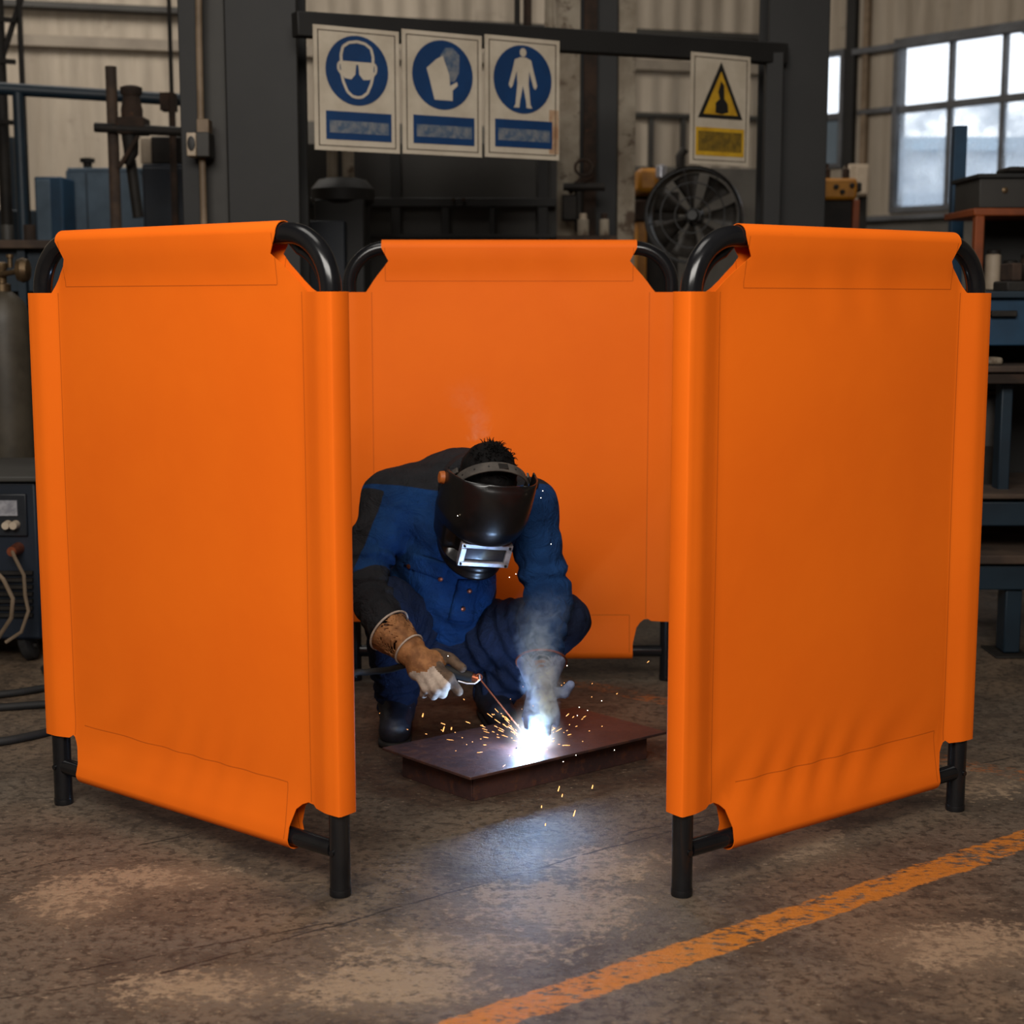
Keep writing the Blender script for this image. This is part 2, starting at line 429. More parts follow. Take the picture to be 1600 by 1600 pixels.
def wall_mat(name, c, c2, c3, ang):
    t = NT(name)
    sep = t.n('ShaderNodeSeparateXYZ'); t.l(t.tc.outputs['Object'], sep.inputs[0])
    st = t.noise(1.6, 6, .65, t.mapping((2.2,2.2,.25)))
    col = t.mix(t.ramp(st, .35, .68), c, c2)
    col = t.mix(t.math('MULTIPLY', t.ramp(t.noise(3, 7, .7), .58, .72), .5), col, c3)
    t.l(col, t.b.inputs['Base Color']); t.b.inputs['Roughness'].default_value = .75
    rib = t.n('ShaderNodeTexWave', wave_type='BANDS', bands_direction='X', wave_profile='SIN')
    rib.inputs['Scale'].default_value = 1.4
    t.l(t.mapping((1,1,1), (0,0,-ang)), rib.inputs['Vector'])
    t.bump(rib.outputs['Fac'], .6, .04)
    return t.m
BW0 = Vector((-4.06, 15.0, 0)); BWD = Vector((.97, .25, 0)).normalized()
RW0 = Vector((3.22, 16.88, 0)); RWD = Vector((.66, -.75, 0)).normalized()
def wall_frame(P0, D):                                   # local x along wall, y outwards (away from camera), z up
    N = Vector((-D.y, D.x, 0));
    m = Matrix((D, N, Vector((0,0,1)))).transposed().to_4x4(); m.translation = P0; return m
BM, RM = wall_frame(BW0, BWD), wall_frame(RW0, RWD)
wb = wall_mat('cream_cladding', rgb(166,154,138), rgb(140,129,114), rgb(112,100,88), math.atan2(BWD.y, BWD.x))
wr = wall_mat('cream_cladding_side', rgb(160,148,132), rgb(136,125,110), rgb(104,94,82), math.atan2(RWD.y, RWD.x))
m = MB(); m.box(-12, (RW0-BW0).length, 0, .2, 0, 6.5, 0, BM)
struct(m.build('wall_back', wb), 'cream ribbed metal cladding at the back')
def walls_with_openings(m, s0, s1, z1, ops, mat):
    cuts = sorted({s0, s1, *[o[0] for o in ops], *[o[1] for o in ops]})
    for a, b in zip(cuts, cuts[1:]):
        zs = sorted([(o[2], o[3]) for o in ops if o[0] <= a+1e-6 and o[1] >= b-1e-6]); z = 0
        for lo, hi in zs:
            m.box(a, b, 0, .2, z, lo, 0, mat); z = hi
        m.box(a, b, 0, .2, z, z1, 0, mat)
sA, zA = hit(1400, 62, RW0, RWD); _, zB = hit(1400, 333, RW0, RWD)
s1m = hit(1485, 100, RW0, RWD)[0]; s2m = hit(1568, 100, RW0, RWD)[0]; sE = s2m + (s2m-s1m)*1.03
zM = hit(1400, 172, RW0, RWD)[1]
q0 = hit(1270, 80, RW0, RWD)[0]; q1, qz1 = hit(1322, 76, RW0, RWD); qz0 = hit(1322, 262, RW0, RWD)[1]; qzm = hit(1322, 180, RW0, RWD)[1]
m = MB(); walls_with_openings(m, 0, 9, 6.5, [(q0, q1, qz0, qz1), (sA, sE, zB, zA)], RM)
struct(m.build('wall_right', wr), 'cream clad side wall with tall windows')
struct(MB().box(-14, 14, -3.2, 24, 6.5, 6.7).build('ceiling', M['steel_grey']))
RE = RW0+RWD*9
struct(MB().box(RE.x, RE.x+.2, -3.2, RE.y+.2, 0, 6.5).build('wall_far_right', wr)); struct(MB().box(-6.5, RE.x+.2, -3.2, -3.0, 0, 6.5).build('wall_front', wb))  # unseen walls behind and beside the camera, added to shut out sky light
struct(MB().box(-6.5, -6.3, -3.0, 16, 0, 6.5).build('wall_left', wb))
M['win_steel'] = pm('window_frame_paint', rgb(92,94,98), rgb(74,74,76), 4, .5, 0, .05)
def glass_mat(name, frost, tint):
    t = NT(name); t.t.nodes.remove(t.b)
    tr = t.n('ShaderNodeBsdfTransparent'); tr.inputs[0].default_value = (.95,.97,1,1)
    gl = t.n('ShaderNodeBsdfGlossy'); gl.inputs['Roughness'].default_value = .05
    tl = t.n('ShaderNodeBsdfTranslucent'); tl.inputs[0].default_value = tint
    m1 = t.n('ShaderNodeMixShader'); m2 = t.n('ShaderNodeMixShader'); m1.inputs[0].default_value = .06
    t.l(tr.outputs[0], m1.inputs[1]); t.l(gl.outputs[0], m1.inputs[2])
    f = t.math('MULTIPLY', t.ramp(t.noise(2.2, 5, .6), .3, .7), frost)
    t.l(f, m2.inputs[0]); t.l(m1.outputs[0], m2.inputs[1]); t.l(tl.outputs[0], m2.inputs[2])
    t.l(m2.outputs[0], t.out.inputs[0]); return t.m
gclear, gfrost = glass_mat('clear_glass', .08, (.9,.95,1,1)), glass_mat('grimy_glass', .75, (.82,.9,1,1))
def window(name, a, b, z0, z1, vs, hs, fw=.06, label=None, low=gfrost):
    m = MB()
    for x in (a+fw/2, b-fw/2): m.box(x-fw/2, x+fw/2, -.04, .12, z0, z1, 0, RM)
    for z in (z0+fw/2, z1-fw/2): m.box(a+fw, b-fw, -.04, .12, z-fw/2, z+fw/2, 0, RM)
    o = struct(m.build(name, M['win_steel'], bevel=.006), label)
    k = MB()
    for x in vs: k.box(x-.022, x+.022, .0, .07, z0+fw, z1-fw, 0, RM)
    for z in hs: k.box(a+fw, b-fw, -.005, .075, z-.035, z+.035, 0, RM)
    if vs or hs: k.build('glazing_bars', M['win_steel'], o)
    zz = hs[0] if hs else z0
    MB().box(a+fw, b-fw, .03, .036, zz, z1-fw, 0, RM).build('upper_glass', gclear, o)
    if hs: MB().box(a+fw, b-fw, .03, .036, z0+fw, zz, 0, RM).build('lower_glass', low, o)
    return o
window('window_1', sA, sE, zB, zA, [s1m, s2m], [zM], label='wide steel window with grimy lower panes')
M['panel_blue'] = pm('grey_blue_panel', rgb(112,126,138), rgb(98,112,124), 2, .5, 0, .02)
window('window_2', q0, q1, qz0, qz1, [], [qzm], .05, label='narrow steel window beside the column', low=M['panel_blue'])
def wbox(name, px0, px1, py0, py1, mat, depth=.12, label=None, Wm=RM, P0=RW0, D=RWD, ref=None):
    a = hit(px0, py0, P0, D)[0]; b = hit(px1, py0, P0, D)[0]; rx = ref if ref is not None else (px0+px1)/2
    z1 = hit(rx, py0, P0, D)[1]; z0 = max(0, hit(rx, py1, P0, D)[1])
    return MB().box(a, b, -depth, 0, z0, z1, 0, Wm).build(name, mat, bevel=.006)
struct(wbox('trim_1', 1336, 1350, -200, 900, M['steel_dark'], .08), 'dark steel wall stanchion')
struct(wbox('trim_2', 1346, 1398, 170, 178, M['win_steel'], .08))
struct(wbox('trim_3', 1340, 1700, 52, 62, M['win_steel'], .10))
struct(wbox('trim_4', 1341, 1700, 336, 344, M['win_steel'], .12, ref=1420))
struct(wbox('trim_5', 1362, 1370, -200, 900, M['tan'], .07))
M['wains'] = pm('grey_lower_cladding', rgb(92,88,82), rgb(76,72,67), 2, .7, 0, .1)
struct(wbox('trim_6', 1341, 1700, 346, 900, M['wains'], .03, ref=1420))
def bbox_(name, px0, px1, py0, py1, mat, depth=.12, ref=None): return wbox(name, px0, px1, py0, py1, mat, depth, None, BM, BW0, BWD, ref)
struct(bbox_('trim_7', -700, 1255, 10, 20, M['steel_grey'], .16, ref=150))
struct(bbox_('trim_8', -700, 1255, 60, 78, pm('faded_rail', rgb(136,126,112), rgb(120,110,98), 3, .7), .10, ref=150))
struct(bbox_('trim_9', 985, 1255, 181, 188, M['steel_grey'], .10))
struct(bbox_('trim_10', 1012, 1018, 186, 262, M['steel_grey'], .08))
struct(bbox_('trim_11', 1062, 1068, 186, 262, M['steel_grey'], .08))
struct(bbox_('trim_12', 985, 1255, 262, 900, M['wains'], .06, ref=1080))
struct(bbox_('trim_13', 470, 985, 196, 900, M['wains'], .05, ref=700))

# outside, seen through the window: pale sheds, a paved yard
struct(MB().box(-40, 60, 25, 90, -.5, -.3).build('ground', pm('yard_concrete', rgb(170,172,174), rgb(150,152,156), 1, .9)))
shed = thing('shed', 'pale blue grey shed outside the wide window', 'shed', (14, 36, -.3))
mb = MB().box(5, 30, 36, 44, -.3, 4.75); mb.build('wall', pm('pale_shed_cladding', rgb(232,238,244), rgb(214,224,234), .6, .8), shed)
mb = MB(); mb.prism([(4.5,4.75),(30.5,4.75),(30.5,5.05),(4.5,5.05)], 35.6, 44.4); mb.build('eaves', pm('blue_eaves', rgb(168,188,204), rgb(156,176,194), 1, .7), shed)
shm = pm('shed_shutters', rgb(176,192,208), rgb(164,180,198), 1, .7)
for i in range(6): MB().box(9+i*3.2, 10.4+i*3.2, 35.93, 36.02, 2.0, 3.8).build('shutter', shm, shed)
random.seed(4)
bark = pm('bare_tree_bark', rgb(120,122,126), rgb(100,102,108), 4, .9)
for k, (tx, ty, hh) in enumerate([(9.6, 27, 7.2), (13.6, 33, 7.6)]):
    mb = MB()
    def branch(p, d, L, r, dep):
        q = p+d*L; mb.tube([p, (p+q)/2+Vector((random.uniform(-.06,.06)*L,0,random.uniform(-.06,.06)*L)), q], [r, r*.85, r*.65], 6)
        if dep:
            for _ in range(3):
                e = (d+Vector((random.uniform(-.8,.8), random.uniform(-.6,.6), random.uniform(-.1,.6)))).normalized()
                branch(q, e, L*.68, r*.6, dep-1)
    branch(Vector((tx, ty, -.35)), Vector((0,0,1)), hh*.42, .12, 4)
    tag(mb.build('bare_tree', bark), ['leafless tree outside seen behind the blue post', 'leafless tree outside at the right edge of the wide window'][k], 'tree', 'bare trees outside')

# ------------------------------------------------------------------ portal frame: columns, beam
BP0, BP1 = at(460, 38, 6.9), at(1225, 85, 8.2)
BD = Vector((BP1.x-BP0.x, BP1.y-BP0.y, 0)).normalized(); BN = Vector((BD.y, -BD.x, 0))   # BN points to the camera
def column(name, px0, px1, Y, depth, mat, label, mid=None):
    """H section standing along the beam direction"""
    a, b = at(px0, 300, Y), at(px1, 300, Y); L = (b-a).length
    m4 = Matrix((Vector((1,0,0)), Vector((0,1,0)), Vector((0,0,1)))).transposed().to_4x4(); m4.translation = (a.x, a.y, 0)
    mb = MB()
    mb.box(0, L, 0, .03, 0, 6.5, 0, m4); mb.box(0, L, depth-.03, depth, 0, 6.5, 0, m4); mb.box(L/2-.02, L/2+.02, .03, depth-.03, 0, 6.5, 0, m4)
    mb.box(-.06, L+.06, -.06, depth+.06, 0, .03, 0, m4)
    return struct(mb.build(name, mat, bevel=.004), label)
column('column_left', 357, 468, 7.1, .34, M['steel_dark'], 'wide dark steel column left of the safety signs')
def slab(px0, px1, Y, d, mat, name, label=None):
    a, b = at(px0, 300, Y), at(px1, 300, Y)
    return struct(MB().box(a.x, b.x, Y, Y+d, 0, 6.5).build(name, mat, bevel=.004), label)
slab(316, 357, 7.2, .2, M['steel_grey'], 'column_web')
slab(285, 317, 7.15, .3, M['steel_dark'], 'column_flange')
column('column_right', 1196, 1290, 8.25, .34, M['steel_dark'], 'dark steel column right of the warning sign')
mb = MB(); mb.beam(BP0, BP1, .075, .105); struct(mb.build('beam_sign_rail', M['steel_dark'], bevel=.006), 'dark steel beam carrying the signs')
e = at(1214, 110, 8.15); struct(MB().box(e.x-.06, e.x+.03, 8.12, 8.2, 0, BP1.z).build('post_right', M['steel_dark'], bevel=.005))

# ------------------------------------------------------------------ the welding screens
def screen(label, W, ztop, p0, p1, nearL, nearR, brace, slv=1.39, zb=.20, shift=0):
    """p0, p1: ground points of the two posts (seen from the front: left, right)"""
    p0, p1 = Vector(p0), Vector(p1); c = (p0+p1)/2; d = (p1-p0); W = d.length; d.normalize()
    r = .0245; xp = W/2; R = .13; cz = .108
    root = thing('welding_screen', label, 'welding screen', (c.x, c.y, 0), 'orange welding screens'); root.rotation_euler.z = math.atan2(d.y, d.x)
    zt = ztop - r
    def part(mb, name, mat, **k): return mb.build(name, mat, root, rel=False, **k)
    arc = lambda sx, rr=R: [(sx*(xp-rr+rr*math.cos(a)), 0, zt-rr+rr*math.sin(a)) for a in np.linspace(0, math.pi/2, 15)]
    part(MB().tube(arc(-1)+arc(1)[::-1], r, 20), 'top_tube', M['tube'], smooth=50)
    for sx in (-1, 1):
        lg = part(MB().tube([(sx*xp,0,.012),(sx*xp,0,.6),(sx*xp,0,zt-R)], r, 20), 'leg', M['tube'], smooth=50)
        part(MB().lathe([(r+.0005,0),(r+.0012,.003),(r+.0012,.015),(r+.0005,.018)], (sx*xp,0,0), 20), 'foot_cap', M['tube'], smooth=50).parent = lg
        b = part(MB().cyl((sx*xp,-r-.004,cz), (sx*xp,-r+.004,cz), .007, .006, 10), 'bolt', M['tube']); b.parent = lg
        if sx in brace:
            part(MB().tube([(sx*(xp-R*1.02), .0, zt-.004)] + [(sx*(xp-R*1.02+R*.80*math.sin(a)), .012, zt-.035-R*.85*(1-math.cos(a))) for a in np.linspace(.25, math.pi/2, 10)] + [(sx*(xp-.03), .012, slv-.06)], .012, 12), 'corner_brace', M['tube'], smooth=50)
    part(MB().cyl((-xp+r*.8,0,cz), (xp-r*.8,0,cz), .021, seg=18), 'crossbar', M['tube'])
    # cloth: front and back layers, sleeves round posts and tubes
    aL, aR = nearL, nearR
    ro = r+.0035
    zh0, zl0 = zt-.045, cz+.03
    xs = list(np.linspace(-xp-ro+.004, -xp+.07, 9)) + list(np.linspace(-xp+.07, -xp+aL, 5))[1:]
    nm = 34
    xs += list(np.linspace(-xp+aL, xp-aR, nm))[1:]
    iL = 12; iR = iL+nm-1
    xs += list(np.linspace(xp-aR, xp-.07, 5))[1:] + list(np.linspace(xp-.07, xp+ro-.004, 9))[1:]
    nx = len(xs); N = 46
    def zlim(x):
        e = min(x+xp, xp-x); a = aL if x < 0 else aR      # distance inside the post centre
        if e <= .06: return zb, slv
        if e >= a-1e-6: return zl0, zh0
        k = (e-.06)/(a-.06)
        return zb+.012*math.sin(min(1,k*3)*math.pi/2)+(zl0-zb-.012)*(1-math.sqrt(max(0,1-k*k))), slv+(zh0-slv)*k**1.1
    rng = np.random.RandomState(int(abs(c.x*97))+5)
    def off(x, z):
        e = min(x+xp, xp-x)
        w1 = min(1, max(0, (.078-e)/.062)); top = min(1, max(0, (z-(zt-.10))/.10)); bot = min(1, max(0, ((cz+.11)-z)/.11))
        mid_ok = e > (aL if x < 0 else aR)-1e-6
        w = max(w1, (top if mid_ok else top*.6), bot*.9)
        return .009+(ro-.009)*w
    def wrinkle(x, z):
        t_ = max(0, 1-abs(z-(zt-.12))/.10); b_ = max(0, 1-abs(z-(cz+.12))/.14)
        v = .0022*t_*math.sin(28*x+16*z+2*math.sin(9*x))*(.5+.5*math.sin(5*x+c.x*9)) + .0040*b_*math.sin(46*x-30*z+3*math.sin(7*x+c.x))*(.5+.5*math.sin(4*x+2))
        v += .0018*math.sin(3.1*x+1.7*z+c.x)+.0012*math.sin(7*z-4*x)
        e = min(x+xp, xp-x)
        return v*min(1, max(0, (e-.04)/.05))
    mb = MB(); idx = {}
    def vert(key, co):
        if key not in idx: idx[key] = len(mb.v); mb.v.append(co)
        return idx[key]
    for side in (-1, 1):
        for i, x in enumerate(xs):
            lo, hi = zlim(x)
            for j in range(N+1):
                z = lo+(hi-lo)*j/N
                e_ = min(x+xp, xp-x); a_ = aL if x < 0 else aR; sg = -1 if x < 0 else 1
                pinch = .026*max(0, 1-abs(z-(zt-.052))/.085)*(max(0, min(1, (e_-.06)/(a_-.06))) if e_ < a_ else max(0, 1-(e_-a_)/.12))
                vert((side,i,j), (x-sg*pinch, side*(off(x,z)+ (wrinkle(x,z) if side < 0 else 0)), z))
        for i in range(nx-1):
            for j in range(N): mb.f.append((idx[side,i,j], idx[side,i+1,j], idx[side,i+1,j+1], idx[side,i,j+1]))
    # rounded outer edges of the sleeves
    for i, sx in ((0,-1), (nx-1,1)):
        for j in range(N+1):
            z = mb.v[idx[-1,i,j]][2]
            for k, (dx, yy) in enumerate([(.003,-ro+.001),(.005,-ro+.005),(.0055,0),(.005,ro-.005),(.003,ro-.001)]):
                vert(('s',sx,j,k), (sx*(xp+ro-.004+dx), yy, z))
        for j in range(N):
            ring = lambda jj: [idx[-1,i,jj]]+[idx['s',sx,jj,k] for k in range(5)]+[idx[1,i,jj]]
            a, b = ring(j), ring(j+1)
            mb.f += [(a[k],a[k+1],b[k+1],b[k]) for k in range(6)]
    K = 14
    for tag_, zc, s_, rr in (('t', zt, 1, ro), ('b', cz, -1, ro)):
        for i in range(iL, iR+1):
            x = xs[i]; jj = N if s_ > 0 else 0
            f_, b_ = mb.v[idx[-1,i,jj]], mb.v[idx[1,i,jj]]
            for k in range(K+1):
                a = math.pi*k/K
                vert((tag_,i,k), (x, -rr*math.cos(a), zc+s_*rr*math.sin(a)))
        for i in range(iL, iR):
            jj = N if s_ > 0 else 0
            A = [idx[-1,i,jj]]+[idx[tag_,i,k] for k in range(K+1)]+[idx[1,i,jj]]
            B = [idx[-1,i+1,jj]]+[idx[tag_,i+1,k] for k in range(K+1)]+[idx[1,i+1,jj]]
            mb.f += [(A[k],A[k+1],B[k+1],B[k]) for k in range(K+2)]
    mb.mi = [0]*len(mb.f)
    zs = zt-.115
    seams = [('z', zs, -xp+aL+.012, xp-aR-.012), ('x', -xp+.078, zb+.01, slv), ('x', xp-.078, zb+.01, slv),
             ('x', -xp+aL+.012, zs, zt), ('x', xp-aR-.012, zs, zt), ('z', cz+.135, -xp+aL+.02, xp-aR-.012), ('x', xp-aR-.012, cz, cz+.135)]
    cl = part(mb, 'cloth_panel', fabric_mat(seams), smooth=32, solid=.0016)
    m = cl.modifiers.new('crisp_edges', 'EDGE_SPLIT'); m.split_angle = math.radians(38)
    return root
screen('orange welding screen on the left, black tube corners, beside the wheeled welder', 1.05, 1.545, gr(100,1255), gr(532,1398), .10, .145, (1,))
screen('orange welding screen at the back, standing behind the crouching person', 1.13, 1.578, (-.572,5.47,0), (.562,5.47,0), .115, .125, (), slv=1.40, zb=.222)
screen('orange welding screen on the right, standing near the orange floor line', 1.0, 1.538, gr(1065,1398), gr(1492,1265), .14, .105, (-1,))

# ------------------------------------------------------------------ safety signs hanging from the beam
SM = Matrix((BD, BN, Vector((0,0,1)))).transposed().to_4x4(); SM.translation = (BP0.x, BP0.y, 0)
SP0 = Vector((BP0.x, BP0.y, 0)) + BN*.045
SM.translation = SP0
def sgn(px, py): return hit(px, py, SP0, BD)             # (s, z) on the sign plane
def circle(cx, cz, r, rz=None, n=40): return [(cx+r*math.cos(2*math.pi*k/n), cz+(rz or r)*math.sin(2*math.pi*k/n)) for k in range(n)]
def make_sign(label, x0, x1, ytop, ybot, kind):
    xm = (x0+x1)/2
    a, b = sgn(x0, (ytop+ybot)/2)[0], sgn(x1, (ytop+ybot)/2)[0]
    zt, zb = sgn(xm, ytop)[1], sgn(xm, ybot)[1]
    w_, h_ = b-a, zt-zb; cx = (a+b)/2
    o = SM @ Vector((cx, 0, zb))
    root = thing('safety_sign', label, 'sign', o, 'safety signs on the beam')
    L = Matrix((BD, BN, Vector((0,0,1)))).transposed().to_4x4()
    def part(name, outline, d0, d1, mat, par=root):       # outline in sign units: x -0.5..0.5, z 0..1
        return MB().prism([(x*w_, z*h_) for x, z in outline], d0, d1, L).build(name, mat, par, rel=False)
    R = lambda x0, x1, z0, z1: [(x0,z0),(x1,z0),(x1,z1),(x0,z1)]
    plate = part('plate', R(-.5,.5,0,1), 0, .006, M['signwhite'])
    g = .016; gx = g*h_/w_
    mb = MB(); ins = .035; ix = ins*h_/w_
    for q in (R(-.5+ix,.5-ix,ins,ins+.007), R(-.5+ix,.5-ix,1-ins-.007,1-ins), R(-.5+ix,-.5+ix+.01,ins,1-ins), R(.5-ix-.01,.5-ix,ins,1-ins)):
        mb.prism([(x*w_, z*h_) for x, z in q], .006, .0075, L)
    mb.build('border_line', M['rust'], root, rel=False)
    mb = MB(); mb.beam(L @ Vector((0,-.012,h_-.01)), L @ Vector((0,-.012,h_+.05)), .022, .006, BN); mb.build('hanger', M['rust'], root, rel=False)
    gz = lambda z: .655+(z-.60)*1.2
    P = lambda pts: [(1.2*x*h_/w_, gz(z)) for x, z in pts]   # square units of the height
    if kind != 'warning':
        part('disc', P(circle(0,.60,.235)), .006, .008, M['signblue'])
        part('text_panel', R(-.37,.40,.09,.32), .006, .008, M['signblue'])
        part('worn_text', R(-.33,.37,.145,.245), .008, .0086, M['signgrey'])
    if kind == 'goggles':
        mb = MB()
        head = [(.0,.795),(.06,.785),(.105,.755),(.12,.70),(.118,.655),(.14,.64),(.14,.60),(.118,.575),(.105,.52),(.075,.455),(.035,.425),(0,.42)]
        head = head+[(-x, z) for x, z in head[::-1]][1:-1]
        for i in range(len(head)):
            p, q = head[i], head[(i+1)%len(head)]
            mb.beam(L @ Vector((1.2*p[0]*h_,.0087,gz(p[1])*h_)), L @ Vector((1.2*q[0]*h_,.0087,gz(q[1])*h_)), .012, .0016, BN)
        mb.build('face_outline', M['signwhite'], root, rel=False)
        for sx in (-1, 1):
            part('goggle_lens', P([(sx*.008,.645),(sx*.125,.645),(sx*.12,.585),(sx*.095,.545),(sx*.045,.54),(sx*.015,.575)]), .008, .0096, M['signwhite'])
        part('goggle_strap', P([(-.13,.66),(.13,.66),(.13,.64),(-.13,.64)]), .008, .0098, M['signwhite'])
    elif kind == 'glove':
        part('gauntlet', P([(-.065,.43),(.075,.43),(.075,.50),(.115,.535),(.11,.56),(.055,.53),(.05,.60),(.0,.73),(-.05,.705),(-.125,.64),(-.10,.56)]), .008, .0096, M['signwhite'])
        part('fingers', P([(.05,.56),(.09,.56),(.125,.62),(.13,.74),(.075,.79),(.02,.785),(-.02,.73),(.02,.70)]), .008, .0092, M['signgrey'])
    elif kind == 'suit':
        part('head', P(circle(0,.785,.026,.03,16)), .008, .0096, M['signwhite'])
        part('suit', P([(-.02,.752),(.02,.752),(.065,.735),(.085,.66),(.115,.56),(.10,.535),(.085,.55),(.05,.66),(.045,.57),(.06,.43),(.075,.405),(.03,.405),(.025,.45),(.0,.56),
              (-.025,.45),(-.03,.405),(-.075,.405),(-.06,.43),(-.045,.57),(-.05,.66),(-.085,.55),(-.10,.535),(-.115,.56),(-.085,.66),(-.065,.735)]), .008, .0096, M['signwhite'])
        part('rust_stain', R(.36,.49,.05,.42), .0062, .0068, pm('rust_run', rgb(150,112,82), rgb(176,150,122), 14, .8))
    else:
        part('triangle', [(-.38,.42),(.38,.42),(0,.93)], .006, .008, M['signblack'])
        part('triangle_field', [(-.29,.455),(.29,.455),(0,.845)], .008, .009, M['signyellow'])
        part('flame', [(-.09,.47),(.02,.46),(.13,.48),(.12,.55),(.06,.60),(.05,.72),(0,.76),(-.05,.66),(-.02,.60),(-.09,.56)], .009, .0098, M['signblack'])
        part('text_panel', R(-.41,.41,.08,.335), .006, .008, M['signyellow'])
        part('worn_text', R(-.37,.37,.12,.30), .008, .0086, M['signolive'])
    return root
make_sign('white safety sign with blue disc showing a face wearing goggles', 490, 623, 44, 237, 'goggles')
make_sign('white safety sign with blue disc showing a protective glove', 628, 752, 51, 243, 'glove')
make_sign('rust stained white safety sign with blue disc showing a standing figure', 757, 873, 59, 248, 'suit')
make_sign('white warning sign with a black and yellow triangle, near the fan', 1078, 1170, 85, 258, 'warning')

# ------------------------------------------------------------------ machinery and furniture in the background
def bx(mb, px0, px1, py0, py1, Y, d, z0=None, mi=0):
    """box whose front face, at distance Y, spans these pixels"""
    a, b = at(px0, py0, Y), at(px1, py1, Y); r_ = (py0+min(py1, max(py0, 480)))/2
    return mb.box(at(px0, r_, Y).x, at(px1, r_, Y).x, Y, Y+d, b.z if z0 is None else z0, a.z, mi)
def base(px, Y): p = at(px, 400, Y); return (p.x, Y, 0)

# left: pipe railing
r_ = thing('pipe_railing', 'dark blue steel pipe railing before the cream wall', 'railing', base(140, 9.0))
a, b = at(-120, 131, 9.0), at(285, 156, 9.3)
MB().tube([a, b], .036, 12).build('top_rail', M['blue_dark'], r_)
for px in (28, 268):
    q = at(px, 145, 9.1); MB().cyl((q.x, q.y, 0), q, .033 if px < 100 else .02, seg=12).build('post', M['blue_dark'] if px < 100 else M['rust'], r_)
q = at(264, 160, 9.15); MB().box(q.x-.04, q.x+.04, 9.09, 9.2, q.z-.05, q.z+.05).build('clamp', M['rust'], r_)
q = at(264, 0, 9.6); tag(MB().cyl((q.x, 9.6, 0), (q.x, 9.6, 3.6), .013, seg=10).build('drop_pipe', M['iron']), 'thin dark drop pipe running up the wall behind the railing', 'pipe')
q = at(10, 0, 10.2); t_ = thing('lattice_post', 'rusty lattice post at the top left corner', 'post', (q.x, 10.2, 0))
MB().cyl((q.x-.06,10.2,0), (q.x-.06,10.2,4.2), .04, seg=10).build('upright', M['iron'], t_)
MB().cyl((q.x+.08,10.2,0), (q.x+.08,10.2,4.2), .018, seg=10).build('upright', M['iron'], t_)
MB().beam(at(2,95,10.2), at(42,-30,10.2), .03, .03).build('diagonal_brace', M['iron'], t_)
for y in (30, 95, 190): MB().beam(at(0,y,10.15), at(24,y+2,10.15), .03, .03).build('rung', M['iron'], t_)

# left: rusty drilling machine
t_ = thing('drill_stand', 'rusty drilling machine with tall round mast by the blue cabinets', 'machine', base(200, 8.6))
q = at(173, 104, 8.6); MB().cyl((q.x,8.6,0), (q.x,8.6,q.z), .031, seg=16).build('mast', M['wood'], t_)
MB().tube([at(148,199,8.55), at(285,206,8.55)], .026, 12).build('cross_arm', M['iron'], t_)
mb = MB(); c = at(206, 172, 8.62); mb.lathe([(.03,-.13),(.055,-.12),(.06,.0),(.045,.07),(.06,.09),(.06,.12),(.03,.13)], c, 16)
mb.build('motor_head', M['rust'], t_)
mb = MB(); c = at(207, 196, 8.6); mb.box(c.x-.075, c.x+.08, 8.53, 8.68, c.z-.05, c.z+.04); mb.build('gear_box', M['rust'], t_, bevel=.01)
MB().tube([at(203,205,8.6), at(205,240,8.6), at(199,258,8.6)], [.05,.04,.018], 12).build('spindle', M['iron'], t_)
MB().tube([at(216,212,8.55), at(186,262,8.55)], .013, 8).build('feed_lever', M['rust'], t_)
MB().tube([at(204,250,8.7), at(216,340,8.7)], .03, 10).build('strut', M['iron'], t_)
MB().box(base(200,8.6)[0]-.3, base(200,8.6)[0]+.3, 8.4, 8.9, 0, .1).build('base_plate', M['iron'], t_)

# left: blue cabinets
t_ = thing('cabinet', 'narrow bright blue cabinet standing left of the wider slate blue one', 'cabinet', base(80, 10.0))
mb = MB(); bx(mb, 57, 101, 276, 600, 10.0, .28, 0); mb.build('body', M['blue'], t_, bevel=.01)
mb = MB(); bx(mb, 59, 81, 280, 600, 9.985, .02, .1); mb.build('door', M['blue_slate'], t_, bevel=.004)
t_ = thing('cabinet', 'wide slate blue cabinet behind the rusty drilling machine', 'cabinet', base(160, 10.3), None)
mb = MB(); bx(mb, 106, 224, 266, 600, 10.3, .6, 0); mb.build('body', M['blue_slate'], t_, bevel=.01)
mb = MB(); bx(mb, 105, 226, 262, 268, 10.29, .66); mb.build('lid', M['blue_slate'], t_, bevel=.004)
mb = MB(); bx(mb, 137, 139, 270, 600, 10.292, .02, .1); mb.build('door_seam', M['blue_dark'], t_)
q = at(137, 262, 10.5); MB().lathe([(.03,0),(.03,.03),(.05,.035),(.05,.06),(.02,.065)], q, 12).build('vent_cap', M['iron'], t_)
t_ = thing('cabinet', 'dark navy cabinet against the left steel column', 'cabinet', base(255, 9.7))
mb = MB(); bx(mb, 225, 300, 256, 600, 9.7, .5, 0); mb.build('body', M['navy'], t_, bevel=.01)
mb = MB(); bx(mb, 228, 296, 262, 600, 9.685, .02, .1); mb.build('door', M['navy'], t_, bevel=.004)
t_ = thing('control_box', 'grey metal box on top of the dark navy cabinet', 'box', at(255, 256, 9.9))
mb = MB(); bx(mb, 219, 236, 214, 256, 9.75, .4); mb.build('cover', M['cream_box'], t_, bevel=.01)
mb = MB(); bx(mb, 236, 292, 213, 256, 9.74, .4); mb.build('body', M['iron'], t_, bevel=.01)
tag(bx(MB(), -120, 56, 328, 600, 10.6, .5, 0).build('bench_unit', M['blue_dark'], bevel=.01), 'low dark teal unit far left behind the railing post', 'cabinet')
